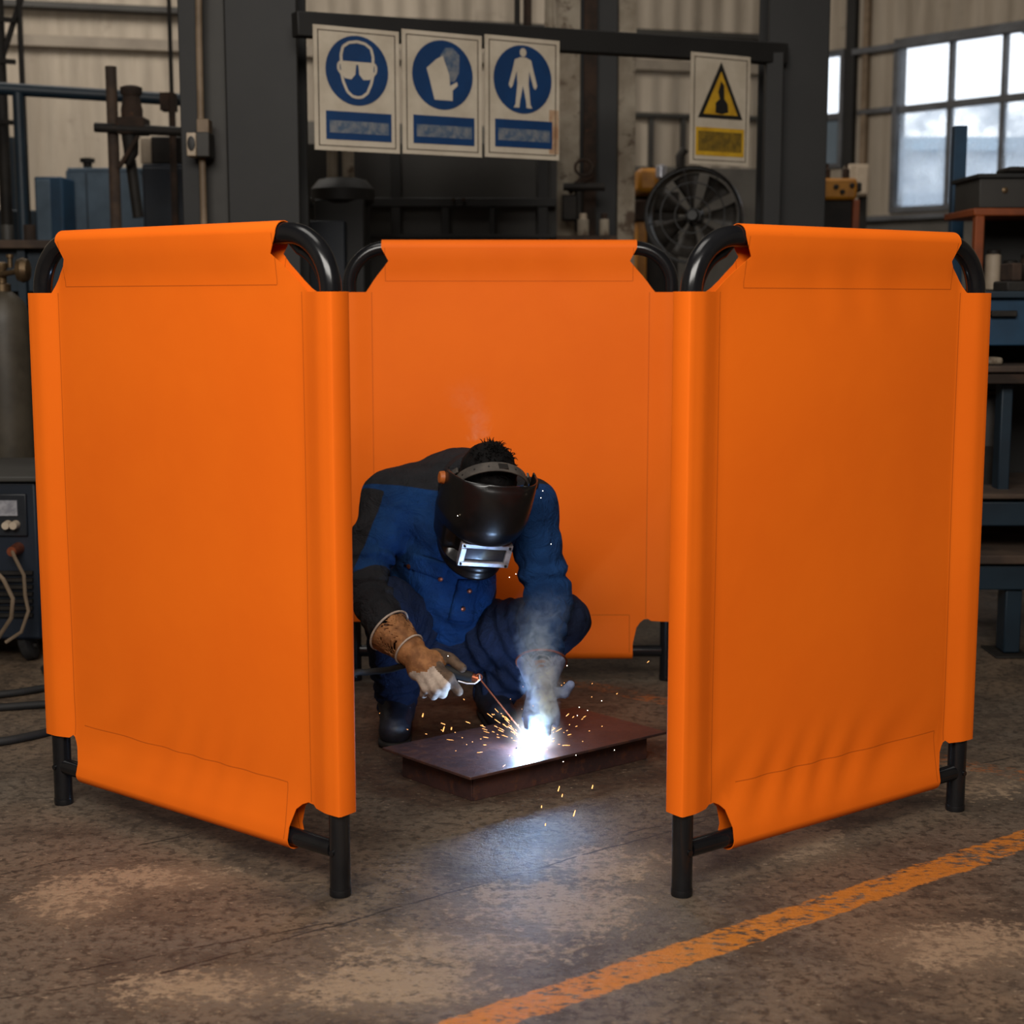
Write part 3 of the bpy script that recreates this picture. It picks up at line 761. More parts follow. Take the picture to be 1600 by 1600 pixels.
q = at(20, 215, 10.9); tag(bx(MB(), 15, 24, 214, 420, 11.3, .1, 0).build('steel_post', M['blue_dark']), 'short dark blue post beside the railing post', 'post')

# left: teal rack behind the gas cylinder
t_ = thing('storage_rack', 'dark teal steel rack behind the gas cylinder at left', 'rack', base(40, 7.9))
mb = MB(); bx(mb, -160, 175, 375, 388, 7.7, .6); mb.build('top_shelf', M['wood'], t_, bevel=.004)
mb = MB(); bx(mb, -160, 175, 388, 455, 7.8, .05); mb.build('apron', M['blue_dark'], t_)
for x0, x1 in ((28, 40), (150, 165)):
    mb = MB(); bx(mb, x0, x1, 388, 900, 7.75, .06, 0); mb.build('leg', M['blue_dark'], t_)
mb = MB(); bx(mb, -160, 175, 455, 900, 8.1, .1, 0); mb.build('back_panel', M['iron'], t_)
for y in (600, 720):
    mb = MB(); bx(mb, -160, 175, y, y+10, 7.75, .4); mb.build('shelf', M['iron'], t_)
random.seed(8)
for k, (px, lab) in enumerate([(12,'small grey tin left on the rack shelf'), (47,'small rusty tin on the rack shelf beside the post')]):
    q = at(px, 375, 7.85); tag(MB().lathe([(.03,0),(.03,.07),(.028,.075)], q, 14).build('tin', [M['steel_grey'], M['rust']][k]), lab, 'tin', 'tins on the teal rack')

# gas cylinder
cx = at(6, 500, 6.7).x
t_ = thing('gas_cylinder', 'tall grimy grey gas cylinder at the left edge', 'gas cylinder', (cx, 6.7, 0))
zt = at(6, 455, 6.7).z
MB().lathe([(.105,0),(.115,.02),(.115,zt-.14),(.108,zt-.09),(.085,zt-.04),(.05,zt-.01),(.035,zt)], (cx,6.7,0), 32).build('body', M['cylinder'], t_, smooth=60)
MB().lathe([(.036,zt-.005),(.036,zt+.03),(.02,zt+.035),(.02,zt+.09),(.026,zt+.10),(.026,zt+.12),(.012,zt+.125)], (cx,6.7,0), 16).build('valve', M['brass'], t_)
q = at(36, 422, 6.6); v_ = MB().tube([(cx,6.68,zt+.07), (q.x,6.6,q.z)], .012, 10).build('outlet_pipe', M['brass'], t_)
MB().lathe([(.012,-.02),(.03,-.015),(.036,0),(.03,.015),(.012,.02)], (0,0,0), 14, Matrix.Translation((q.x,6.6,q.z)) @ Matrix.Rotation(math.pi/2,4,'Y') @ Matrix.Scale(1.5,4)).build('regulator_knob', M['brass'], v_)
MB().lathe([(.0105,0),(.0105,.04),(.016,.042),(.016,.055)], at(16,418,6.6), 10).build('gauge_stem', M['brass'], v_)

# wheeled welding machine
t_ = thing('welding_machine', 'dark blue wheeled welding machine at the left edge', 'welding machine', base(10, 5.75))
a, b = at(-150, 752, 5.72), at(50, 1000, 5.72); zt, zb = a.z, b.z
body = MB().box(a.x, at(58,800,5.72).x, 5.72, 6.35, zb, zt).build('housing', M['navy'], t_, bevel=.012)
MB().box(a.x-.01, at(58,800,5.72).x+.012, 5.69, 6.38, zt, zt+.022).build('lid', M['steel_grey'], t_, bevel=.006)
mb = MB(); bx(mb, -60, 40, 772, 838, 5.705, .02); pn = mb.build('control_panel', pm('panel_black', rgb(30,34,40), rgb(24,27,32), 6, .4, 0, .03), t_, bevel=.004)
mb = MB(); bx(mb, -30, 26, 782, 806, 5.698, .012); mb.build('display_plate', M['silver'], pn)
for px in (12, 24):
    q = at(px, 820, 5.7); MB().cyl((q.x,5.705,q.z), (q.x,5.67,q.z), .017, .014, 16).build('dial', M['cream_box'], pn)
for k in range(7):
    y = 893+k*11; mb = MB(); bx(mb, -60, 50, y, y+5, 5.70, .03); mb.build('vent_slat', M['iron'], t_)
q = at(26, 858, 5.7); so = MB().cyl((q.x,5.725,q.z), (q.x,5.64,q.z), .024, .018, 16).build('socket', M['copper'], t_)
mb = MB(); mb.tube([(q.x,5.65,q.z), (q.x+.03,5.58,q.z-.01), (q.x+.055,5.6,q.z-.08), (q.x+.05,5.62,q.z-.16), (q.x+.06,5.62,q.z-.22), (q.x+.03,5.62,q.z-.30), (q.x-.03,5.62,q.z-.34)], .007, 8)
mb.build('plug_lead', M['tan'], so)
MB().tube([at(-20,880,5.6), at(5,905,5.55), at(20,935,5.55), at(18,965,5.55), at(-5,1000,5.6)], .008, 8).build('coiled_lead', M['tan'], t_)
for k, (px, Y) in enumerate(((44, 5.78), (-110, 5.78), (44, 6.25), (-110, 6.25))):
    q = at(px, 1000, Y); Rw = .058
    wh = MB().lathe([(.02,-.022),(Rw*.8,-.022),(Rw,-.014),(Rw,.014),(Rw*.8,.022),(.02,.022)], (0,0,0), 24, Matrix.Translation((q.x,Y,Rw)) @ Matrix.Rotation(math.radians(70),4,'Y')).build('caster_wheel', M['rubber'], t_)
    mb = MB(); mb.box(q.x-.03, q.x+.03, Y-.035, Y+.035, 2*Rw-.005, zb+.004); mb.cyl((q.x-.035,Y,Rw), (q.x+.035,Y,Rw), .012, seg=10); mb.build('caster_fork', M['iron'], wh)

# hoses on the floor
for k, (pts, lab) in enumerate([
    ([(-60,1096),(20,1089),(80,1080),(160,1075),(300,1072)], 'black hose on the floor, farthest of the three behind the left screen'),
    ([(-60,1116),(20,1110),(90,1106),(180,1107),(300,1100)], 'black hose on the floor, middle one of three behind the left screen'),
    ([(-60,1172),(10,1164),(60,1154),(110,1142),(200,1130),(320,1125)], 'black hose on the floor, nearest of three behind the left screen')]):
    P_ = [gr(x, y, .0) for x, y in pts]
    # smooth through points
    Q_ = []
    for i in range(len(P_)-1):
        p0, p1, p2, p3 = P_[max(i-1,0)], P_[i], P_[i+1], P_[min(i+2,len(P_)-1)]
        for u in np.linspace(0, 1, 6, endpoint=(i == len(P_)-2)):
            Q_.append(.5*((2*p1)+(p2-p0)*u+(2*p0-5*p1+4*p2-p3)*u*u+(3*p1-p0-3*p2+p3)*u**3))
    tag(MB().tube([q+Vector((0,0,.0135)) for q in Q_], .0135, 10).build('floor_hose', M['rubber']), lab, 'hose', 'hoses on the floor')

# conduit and switch box on the left column
tag(MB().tube([at(310,-60,7.1), at(311,60,7.1), at(314,190,7.1)], .016, 10).build('conduit_pipe', M['tan']), 'thin tan conduit above the switch box on the left column', 'pipe')
q = at(316,245,7.1); tag(MB().tube([(q.x,7.1,q.z), (q.x,7.1,.05)], .016, 10).build('conduit_pipe', M['tan']), 'thin tan conduit below the switch box on the left column', 'pipe')
t_ = thing('switch_box', 'small cream switch box on the left steel column', 'switch box', at(309, 245, 7.05))
mb = MB(); bx(mb, 302, 327, 206, 245, 7.02, .13); mb.build('housing', M['steel_grey'], t_, bevel=.006)
mb = MB(); bx(mb, 291, 306, 207, 244, 7.0, .10); f_ = mb.build('cover', M['cream_box'], t_, bevel=.006)
q = at(299, 224, 7.0); MB().lathe([(.012,0),(.021,.002),(.021,.012),(.012,.014)], (0,0,0), 16, Matrix.Translation((q.x,7.003,q.z)) @ Matrix.Rotation(math.pi/2,4,'X') @ Matrix.Diagonal((.8,1.5,1,1))).build('socket_hole', M['signblack'], f_)
q = at(317, 197, 7.05); MB().box(q.x-.025, q.x+.03, 7.03, 7.12, q.z-.04, q.z+.03).build('gland', M['tan'], t_, bevel=.005)

# dark hopper machine behind the goggles sign, with two white pipes
t_ = thing('hopper_machine', 'black hopper machine with two white pipes below the goggles sign', 'machine', base(525, 8.3))
a, b = at(478, 283, 8.3), at(580, 310, 8.3); cx = (a.x+b.x)/2; hw = (b.x-a.x)/2
MB().lathe([(hw*.9,b.z-.02),(hw,b.z),(hw,a.z-.03),(hw*.75,a.z+.02),(hw*.5,a.z+.03)], (cx,8.5,0), 28).build('cap', M['steel_dark'], t_)
MB().box(cx-hw*.8, cx+hw*.75, 8.35, 8.7, 0, b.z).build('body', M['steel_dark'], t_, bevel=.01)
for px, px1 in ((511, 526), (535, 552)):
    q0_, q1_ = at(px, 278, 8.5), at(px1, 150, 8.5); MB().cyl((( q0_.x+q1_.x)/2,8.5,q0_.z-.03), ((q0_.x+q1_.x)/2,8.5,q1_.z), (q1_.x-q0_.x)/2, seg=14).build('pipe', M['white_peel'], t_)
MB().box(cx-hw, cx+hw*.2, 8.25, 8.35, .3, b.z-.12).build('door', M['navy'], t_, bevel=.006)

# barred partition behind the signs
t_ = thing('barred_partition', 'dark steel barred partition behind the hanging signs', 'partition', base(720, 9.2))
for y0, y1 in ((309, 323), (366, 372)):
    mb = MB(); bx(mb, 480, 870, y0, y1, 9.2, .06); mb.build('cross_bar', M['steel_dark'], t_, bevel=.004)
for x0, x1, y0 in ((611, 626, 238), (840, 856, 240), (690, 702, 318), (765, 773, 318)):
    mb = MB(); bx(mb, x0, x1, y0, 900, 9.21, .05, 0); mb.build('upright', M['steel_dark'], t_, bevel=.004)
mb = MB(); bx(mb, 470, 870, 225, 900, 9.32, .03, 0); mb.build('back_sheet', M['steel_grey'], t_)
q = at(735, 312, 9.18)
for k in range(2): MB().cyl((q.x-.1+k*.06,9.19,q.z), (q.x-.1+k*.06,9.16,q.z+.0), .012, seg=8).build('bolt', M['rust'], t_)

# peeling old column among pipes
t_ = thing('peeling_column', 'old column of peeling white flanges behind the standing figure sign', 'column', base(930, 9.5))
mb = MB(); bx(mb, 868, 906, -80, 900, 9.5, .3, 0); mb.build('flange', M['white_peel'], t_, bevel=.004)
mb = MB(); bx(mb, 966, 993, -80, 900, 9.5, .3, 0); mb.build('flange', M['white_peel'], t_, bevel=.004)
mb = MB(); bx(mb, 906, 966, -80, 900, 9.62, .1, 0); mb.build('web', M['steel_dark'], t_)
mb = MB(); bx(mb, 912, 932, -80, 900, 9.55, .07, 0); mb.build('batten', M['rust'], t_)
mb = MB(); bx(mb, 964, 1026, 66, 74, 9.45, .1); mb.build('bracket', M['iron'], t_)
q = at(820, 20, 9.0)
for k, (px, r0, m_) in enumerate(((808, .018, M['iron']), (824, .026, M['rust']), (858, .03, M['white_peel']))):
    q = at(px, 60, 9.4); tag(MB().tube([(q.x,9.4,2.3), (q.x,9.4,3.4)], r0, 10).build('riser_pipe', m_), ['thin dark riser pipe above the beam', 'rust brown riser pipe above the beam', 'peeling white riser pipe above the beam'][k], 'pipe', 'riser pipes above the beam')
# valve manifold and cans in front of it
t_ = thing('valve_manifold', 'rusty pipe valve cluster in front of the peeling column', 'valve', at(915, 340, 9.25))
MB().tube([at(888,300,9.3), at(905,285,9.3), at(925,275,9.3), at(928,250,9.3)], .022, 10).build('pipe', M['rust'], t_)
MB().tube([at(905,285,9.28), at(905,362,9.28)], .03, 10).build('pipe', M['iron'], t_)
MB().torus(at(912,262,9.25), .05, .009, Matrix.Rotation(1.2,4,'X')).build('hand_wheel', M['rust'], t_)
MB().tube([at(880,292,9.25), at(945,292,9.25)], .024, 10).build('cross_pipe', M['iron'], t_)
MB().box(at(878,315,9.3).x, at(902,315,9.3).x, 9.25, 9.4, at(890,345,9.3).z, at(890,305,9.3).z).build('pump_body', M['iron'], t_, bevel=.01)
tag(bx(MB(), 870, 965, 368, 376, 9.15, .3).build('shelf_board', M['wood']), 'wooden shelf board carrying two pale cans', 'shelf')
for k, px in enumerate((911, 944)):
    q = at(px, 368, 9.19); s_ = (1, .85)[k]
    o_ = thing('can', ['larger pale can on the shelf below the signs', 'smaller pale can with rusty lid on the shelf below the signs'][k], 'can', q, 'pale cans on the shelf')
    MB().lathe([(.034*s_,0),(.034*s_,.09),(.03*s_,.095)], q, 16).build('body', M['white_peel'], o_)
    MB().lathe([(.022*s_,.095),(.022*s_,.125),(.018*s_,.128)], q, 12).build('lid', [M['cream_box'], M['rust']][k], o_)

# drum fan
c = at(1085, 338, 8.9); R_ = (at(1160,338,8.9)-at(1085,338,8.9)).x
t_ = thing('drum_fan', 'large black drum fan on a stand under the warning sign', 'fan', (c.x, 8.9, 0))
FM = Matrix.Translation(c) @ Matrix.Rotation(math.radians(-12),4,'Z') @ Matrix.Rotation(math.radians(90),4,'X')
mb = MB(); prof = [(R_*.93,-.11),(R_,-.12),(R_*1.0,.12),(R_*.93,.11)]
vs = []; seg = 44
mb.v = [tuple(FM @ Vector((r*math.cos(2*math.pi*k/seg), r*math.sin(2*math.pi*k/seg), z))) for r, z in prof for k in range(seg)]
mb.f = [(i*seg+k, i*seg+(k+1)%seg, ((i+1)%4)*seg+(k+1)%seg, ((i+1)%4)*seg+k) for i in range(4) for k in range(seg)]; mb.mi = [0]*len(mb.f)
M['fanblk'] = pm('black_fan_paint', rgb(30,28,27), rgb(24,22,21), 6, .45, 0, .05)
M['fanblade'] = pm('grey_fan_blade', rgb(64,60,56), rgb(50,46,42), 6, .5, 0, .05)
mb.build('drum', M['fanblk'], t_)
hub = MB(); hub.tube([FM @ Vector((0,0,-.05)), FM @ Vector((0,0,.07))], [R_*.2,R_*.16], 20); hub.build('hub', M['fanblk'], t_)
for k in range(7):
    a0 = 2*math.pi*k/7; mb = MB(); n1, n2 = 7, 4; vs = []
    for i in range(n1):
        rr = R_*(.16+.72*i/(n1-1)); wd = .20+.10*i/(n1-1)
        for j in range(n2):
            u = j/(n2-1)-.5; a_ = a0+u*wd*2.3
            vs.append(FM @ Vector((rr*math.cos(a_), rr*math.sin(a_), -u*.09)))
    mb.add(vs, [(i*n2+j, i*n2+j+1, (i+1)*n2+j+1, (i+1)*n2+j) for i in range(n1-1) for j in range(n2-1)])
    mb.build('blade', M['fanblade'], t_, solid=.004, smooth=180)
for k, (rr, zz) in enumerate(((.95, .115), (.66, .125), (.36, .13))):
    MB().torus((0,0,0), R_*rr, .004, FM @ Matrix.Translation((0,0,zz)), 40, 6).build('guard_ring', M['fanblk'], t_)
for k in range(8):
    a0 = 2*math.pi*k/8+.2; d_ = Vector((math.cos(a0), math.sin(a0), 0))
    MB().tube([FM @ (d_*R_*.12+Vector((0,0,.13))), FM @ (d_*R_*.95+Vector((0,0,.115)))], .003, 6).build('guard_spoke', M['fanblk'], t_)
q = FM @ Vector((0,0,.10)); MB().tube([FM @ Vector((0,0,.125)), FM @ Vector((0,0,.14))], [R_*.13,R_*.1], 16).build('guard_badge', M['fanblk'], t_)
MB().cyl((c.x,9.0,.05), (c.x,9.0,c.z-R_*.96), .03, seg=12).build('stand_pole', M['iron'], t_)
MB().lathe([(.3,0),(.3,.03),(.06,.06)], (c.x,9.0,0), 24).build('stand_base', M['iron'], t_)

# yellow machine left of the fan; yellow machine right of the column
t_ = thing('press_machine', 'yellow press machine half hidden behind the drum fan', 'machine', base(1015, 10.0))
mb = MB(); bx(mb, 996, 1030, 262, 300, 10.0, .5); mb.build('head', M['yellow'], t_, bevel=.03)
mb = MB(); bx(mb, 992, 1022, 312, 345, 10.05, .4); mb.build('slide', M['rust'], t_, bevel=.01)
mb = MB(); bx(mb, 994, 1010, 345, 900, 10.1, .4, 0); mb.build('frame', M['yellow'], t_, bevel=.01)
mb = MB(); bx(mb, 992, 1060, 300, 900, 10.45, .2, 0); mb.build('back', M['iron'], t_)
q = at(1033, 272, 9.95); MB().lathe([(.01,-.03),(.035,-.02),(.035,.05),(.01,.06)], q, 12).build('lamp', M['silver'], t_)
q = at(1068, 232, 10.4); tag(MB().tube([at(1063,262,10.4), at(1062,245,10.4), at(1070,233,10.4)], .03, 10).build('elbow_pipe', M['iron']), 'dark elbow pipe left of the warning sign', 'pipe')

t_ = thing('gear_machine', 'yellow gear housing on a dark stand right of the steel column', 'machine', base(1315, 9.8))
mb = MB(); bx(mb, 1282, 1340, 278, 312, 9.8, .3); bd_ = mb.build('housing', M['yellow'], t_, bevel=.02)
for px in (1292, 1322):
    q = at(px, 278, 9.95); MB().lathe([(.022,-.01),(.022,.05),(.01,.06),(.01,.09)], q, 10).build('filler_cap', M['rust'], t_)
for px, py in ((1306,292),(1331,290),(1316,300)):
    q = at(px, py, 9.8); MB().cyl((q.x,9.81,q.z), (q.x,9.77,q.z), .018, .014, 10).build('bolt', M['iron'], bd_)
mb = MB(); bx(mb, 1338, 1347, 285, 300, 9.85, .1); mb.build('shaft_end', M['iron'], t_, bevel=.01)
mb = MB(); bx(mb, 1280, 1332, 312, 900, 9.85, .3, 0); mb.build('stand', M['iron'], t_, bevel=.01)
mb = MB(); bx(mb, 1331, 1341, 312, 900, 9.8, .1, 0); mb.build('leg', M['orange_steel'], t_, bevel=.006)
t_ = thing('electrical_box', 'cream electrical box mounted near the yellow gear housing', 'electrical box', at(1346, 305, 12.5))
mb = MB(); bx(mb, 1326, 1358, 256, 306, 12.5, .2); mb.build('housing', M['cream_box'], t_, bevel=.01)
mb = MB(); bx(mb, 1338, 1356, 260, 303, 12.485, .02); mb.build('door', M['cream_box'], t_, bevel=.006)
q = at(1350, 300, 12.6); MB().box(q.x-.03, q.x+.03, 12.62, 12.68, 0, q.z).build('support_post', M['iron'], t_)

# right: blue post, orange rack with dark box, blue workbench rack
t_ = thing('blue_post', 'tall blue steel post in front of the wide window', 'post', base(1497, 8.0))
mb = MB(); bx(mb, 1487, 1507, 196, 900, 8.0, .06, 0); mb.build('tube', M['blue'], t_, bevel=.004)
q = base(1497, 8.03); MB().box(q[0]-.1, q[0]+.1, 7.93, 8.13, 0, .012).build('base_plate', M['blue'], t_)
t_ = thing('rack', 'orange steel rack frame carrying the dark metal box', 'rack', base(1570, 7.2))
mb = MB(); bx(mb, 1522, 1720, 325, 337, 7.2, .5); mb.build('top', M['orange_steel'], t_, bevel=.006)
for x0, Y in ((1522, 7.2), (1522, 7.62), (1690, 7.2)):
    mb = MB(); bx(mb, x0, x0+14, 337, 900, Y, .05, 0); mb.build('leg', M['orange_steel'], t_, bevel=.004)
mb = MB(); bx(mb, 1536, 1700, 452, 460, 7.25, .45); mb.build('shelf', M['iron'], t_)
mb = MB(); bx(mb, 1538, 1700, 340, 452, 7.66, .03); mb.build('back_panel', M['steel_dark'], t_)
t_ = thing('metal_box', 'dark grey metal box on top of the orange rack', 'box', at(1580, 325, 7.4))
mb = MB(); bx(mb, 1530, 1700, 276, 325, 7.25, .4); mb.build('body', M['steel_grey'], t_, bevel=.006)
mb = MB(); bx(mb, 1528, 1702, 271, 278, 7.23, .44); mb.build('lid', M['steel_dark'], t_, bevel=.004)
q = at(1571, 297, 7.24); MB().lathe([(.006,0),(.014,.003),(.014,.01),(.006,.014)], (0,0,0), 12, Matrix.Translation((q.x,7.255,q.z)) @ Matrix.Rotation(math.pi/2,4,'X')).build('latch', M['brass'], t_)
mb = MB(); c = at(1582, 266, 7.4); mb.box(c.x-.05, c.x+.06, 7.3, 7.5, at(1582,272,7.4).z, c.z+.01); tag(mb.build('wrench_block', M['iron'], bevel=.012), 'small dark iron block lying on the metal box', 'block')
random.seed(12)
for k, (px, m_, lab) in enumerate([(1550,'cream_box','pale tin on the orange rack shelf, leftmost'), (1577,'brass','dull brass jar on the orange rack shelf'), (1604,'rust','rusty tin on the orange rack shelf, at the frame edge')]):
    q = at(px, 452, 7.45); hh = (.16,.11,.14)[k]
    o_ = thing('tin', lab, 'tin', q, 'tins on the orange rack')
    MB().lathe([(.036,0),(.036,hh),(.03,hh+.006)], q, 16).build('body', M[m_], o_); MB().lathe([(.033,hh+.006),(.033,hh+.024),(.02,hh+.028)], q, 14).build('lid', M['iron'], o_)

t_ = thing('workbench_rack', 'heavy blue steel bench rack right of the right screen', 'workbench', base(1600, 6.05))
def bk(name, x0, x1, y0, y1, Y, d, mat, z0=None, par=None, bev=.005):
    mb = MB(); bx(mb, x0, x1, y0, y1, Y, d, z0); return mb.build(name, M[mat], par or t_, bevel=bev)
bk('top', 1462, 1760, 455, 466, 5.95, .7, 'blue_dark')
dr = bk('drawer', 1490, 1760, 466, 540, 5.98, .6, 'blue')
q = at(1566, 490, 5.98); MB().box(q.x-.05, q.x+.05, 5.95, 5.985, q.z-.012, q.z+.012).build('handle', M['iron'], dr, bevel=.004)
bk('shelf', 1475, 1760, 572, 582, 5.9, .7, 'wood'); bk('shelf_edge', 1475, 1760, 584, 600, 5.92, .05, 'rust')
bk('upright', 1566, 1584, 600, 775, 6.0, .08, 'blue_dark'); bk('upright', 1500, 1512, 540, 1030, 6.5, .06, 'iron', 0)
bk('shelf', 1470, 1760, 772, 780, 5.85, .75, 'wood'); bk('shelf_beam', 1470, 1760, 784, 822, 5.88, .05, 'blue_dark')
bk('lower_shelf', 1470, 1760, 868, 882, 5.8, .75, 'wood'); bk('shelf_beam', 1470, 1760, 884, 922, 5.83, .05, 'blue_dark')
bk('leg', 1572, 1598, 922, 1028, 5.85, .1, 'blue_dark', .012); bk('leg', 1482, 1500, 922, 1010, 6.5, .1, 'blue_dark', .012)
bk('foot_plate', 1556, 1612, 1026, 1032, 5.80, .2, 'iron', 0)
bk('back_panel', 1462, 1760, 466, 905, 6.62, .03, 'steel_dark')
t_ = thing('drum', 'dark cylindrical drum standing on the blue bench rack shelf', 'drum', at(1538, 772, 6.25))
q = at(1536, 772, 6.25); MB().lathe([(.085,0),(.09,.01),(.09,.2),(.093,.205),(.09,.21),(.09,.4),(.085,.41)], q, 24).build('body', M['iron'], t_)
MB().lathe([(.08,.41),(.08,.425),(.03,.43)], q, 24).build('lid', M['rust'], t_)
q = at(1545, 570, 6.0); tag(MB().box(q.x-.05, q.x+.05, 5.98, 6.08, at(1545,572,5.9).z+.002, at(1545,572,5.9).z+.03).build('oil_rag', M['white_peel'], bevel=.01), 'crumpled pale rag on the blue bench rack', 'rag')
q = at(1590, 455, 6.2); o_ = thing('vise', 'small rusty vise on top of the blue bench rack', 'vise', q)
MB().box(q.x-.07, q.x+.08, 6.12, 6.3, q.z-.004, q.z+.04).build('base', M['iron'], o_, bevel=.008)
MB().box(q.x-.05, q.x-.01, 6.12, 6.28, q.z+.04, q.z+.11).build('jaw', M['rust'], o_, bevel=.006); MB().box(q.x+.02, q.x+.06, 6.12, 6.28, q.z+.04, q.z+.11).build('jaw', M['rust'], o_, bevel=.006)

# ------------------------------------------------------------------ steel work piece on the floor
def steel_plate_mat():
    t = NT('rusty_mill_plate')
    n1, n2 = t.noise(7, 7, .68), t.noise(40, 6, .7)
    col = t.mix(t.ramp(n1, .35, .65), rgb(84,58,54), rgb(62,46,46))
    col = t.mix(t.math('MULTIPLY', t.ramp(n2, .5, .68), .7), col, rgb(104,66,46))
    t.l(col, t.b.inputs['Base Color']); t.b.inputs['Metallic'].default_value = .35
    t.l(t.math('ADD', t.math('MULTIPLY', n2, .4), .3), t.b.inputs['Roughness'])
    t.bump(n2, .35, .004); return t.m
M['plate_steel'] = steel_plate_mat()
pl = thing('steel_work_piece', 'rusty brown steel plate on a box base being welded on the floor', 'steel plate', (.04, 4.4, 0))
A, B, D_ = Vector((-.113,4.041,0)), Vector((.466,4.492,0)), Vector((-.377,4.325,0)); Cc = B+D_-A
mb = MB(); vs = [q+Vector((0,0,z)) for z in (.077,.085) for q in (A, B, Cc, D_)]
mb.add(vs, [(3,2,1,0),(4,5,6,7),(0,1,5,4),(1,2,6,5),(2,3,7,6),(3,0,4,7)]); mb.build('top_plate', M['plate_steel'], pl, bevel=.0015)
ux, uy = (B-A).normalized(), (D_-A).normalized(); ins = .042
a_, b_, c_, d_ = A+(ux+uy)*ins, B+(-ux+uy)*ins, Cc-(ux+uy)*ins, D_+(ux-uy)*ins
for p, q in ((a_,b_),(b_,c_),(c_,d_),(d_,a_)):
    d = (q-p).normalized(); mb = MB(); z = Vector((0,0,.0385))
    mb.beam(p+z, q+z, .008, .077); mb.build('side_rail', M['plate_steel'], pl, bevel=.0015)
ARC = gr(832, 1163, .0875)
MB().tube([ARC+ux*t+Vector((0,0,-.001+.0015*math.sin(t*900))) for t in np.linspace(-.06, .005, 24)], [.003+.0008*math.sin(k*2.2) for k in range(24)], 8).build('weld_bead', M['iron'], pl)

# ------------------------------------------------------------------ the crouching person
V3 = lambda *a: np.array(at(*a), np.float32)
shR, elR, wrR = V3(612,780,4.74), V3(565,903,4.63), V3(607,984,4.475)
shL, elL, wrL = V3(826,792,4.71), V3(858,940,4.62), V3(847,1040,4.44)
kR, anR, kL, anL = V3(606,948,4.62), V3(620,1092,4.80), V3(880,970,4.70), V3(770,1082,4.95)
hipR, hipL = V3(655,1000,4.95), V3(728,1000,4.95)
pel, abd, che, upb, nck = V3(692,985,4.98), V3(700,915,4.88), V3(722,822,4.82), V3(716,772,4.85), V3(742,762,4.68)
HC = at(760, 764, 4.49)
HM = Matrix.Translation(HC) @ Matrix.Rotation(math.radians(6),4,'Y') @ Matrix.Rotation(math.radians(16),4,'Z') @ Matrix.Rotation(math.radians(36),4,'X')
HR = np.array(HM.to_3x3(), np.float32); hc = np.array(HC, np.float32)
hl = lambda x, y, z: hc + HR@np.array((x,y,z), np.float32)
man = thing('person', 'person in blue work jacket and black face shield crouching to weld', 'person', (float(pel[0]), float(pel[1])-.1, 0))

def body_f(P):
    d = ell(P, hl(0,.012,.02), (.074,.094,.098), HR)
    d = smin(d, ell(P, hl(0,-.03,-.055), (.056,.066,.068), HR), .03)
    d = smin(d, rc(P, hl(0,-.088,-.005), hl(0,-.108,-.035), .008, .014)[0], .012)      # nose
    d = smin(d, rc(P, hl(-.035,-.083,.012), hl(.035,-.083,.012), .012, .012)[0], .012)  # brow
    d = smin(d, ell(P, hl(0,-.09,-.068), (.024,.010,.010), HR), .008)                   # lips
    for s_ in (-1, 1):
        d = smin(d, ell(P, hl(s_*.078,.01,-.015), (.010,.02,.032), HR), .006)           # ears
        d = np.minimum(d, ell(P, hl(s_*.03,-.078,-.004), (.013,.013,.013), HR))          # eyes
    d = smin(d, rc(P, hl(0,.03,-.06), nck, .052, .058)[0], .03)
    for a, b, ra, rb, k in ((nck,upb,.06,.11,.05),(upb,che,.11,.135,.05),(che,abd,.13,.125,.05),(abd,pel,.125,.14,.05),(upb,shR,.08,.066,.05),(upb,shL,.08,.064,.05),
        (shR,elR,.062,.048,.03),(elR,wrR,.048,.032,.02),(shL,elL,.060,.048,.03),(elL,wrL,.048,.032,.02),
        (hipR,kR,.095,.062,.04),(kR,anR,.060,.042,.02),(hipL,kL,.095,.062,.04),(kL,anL,.060,.042,.02)):
        d = smin(d, rc(P, a, b, ra, rb)[0], k)
    return d
netobj('body', body_f, (-.62,4.2,.03), (.36,5.2,1.02), .011, M['skin'], man)

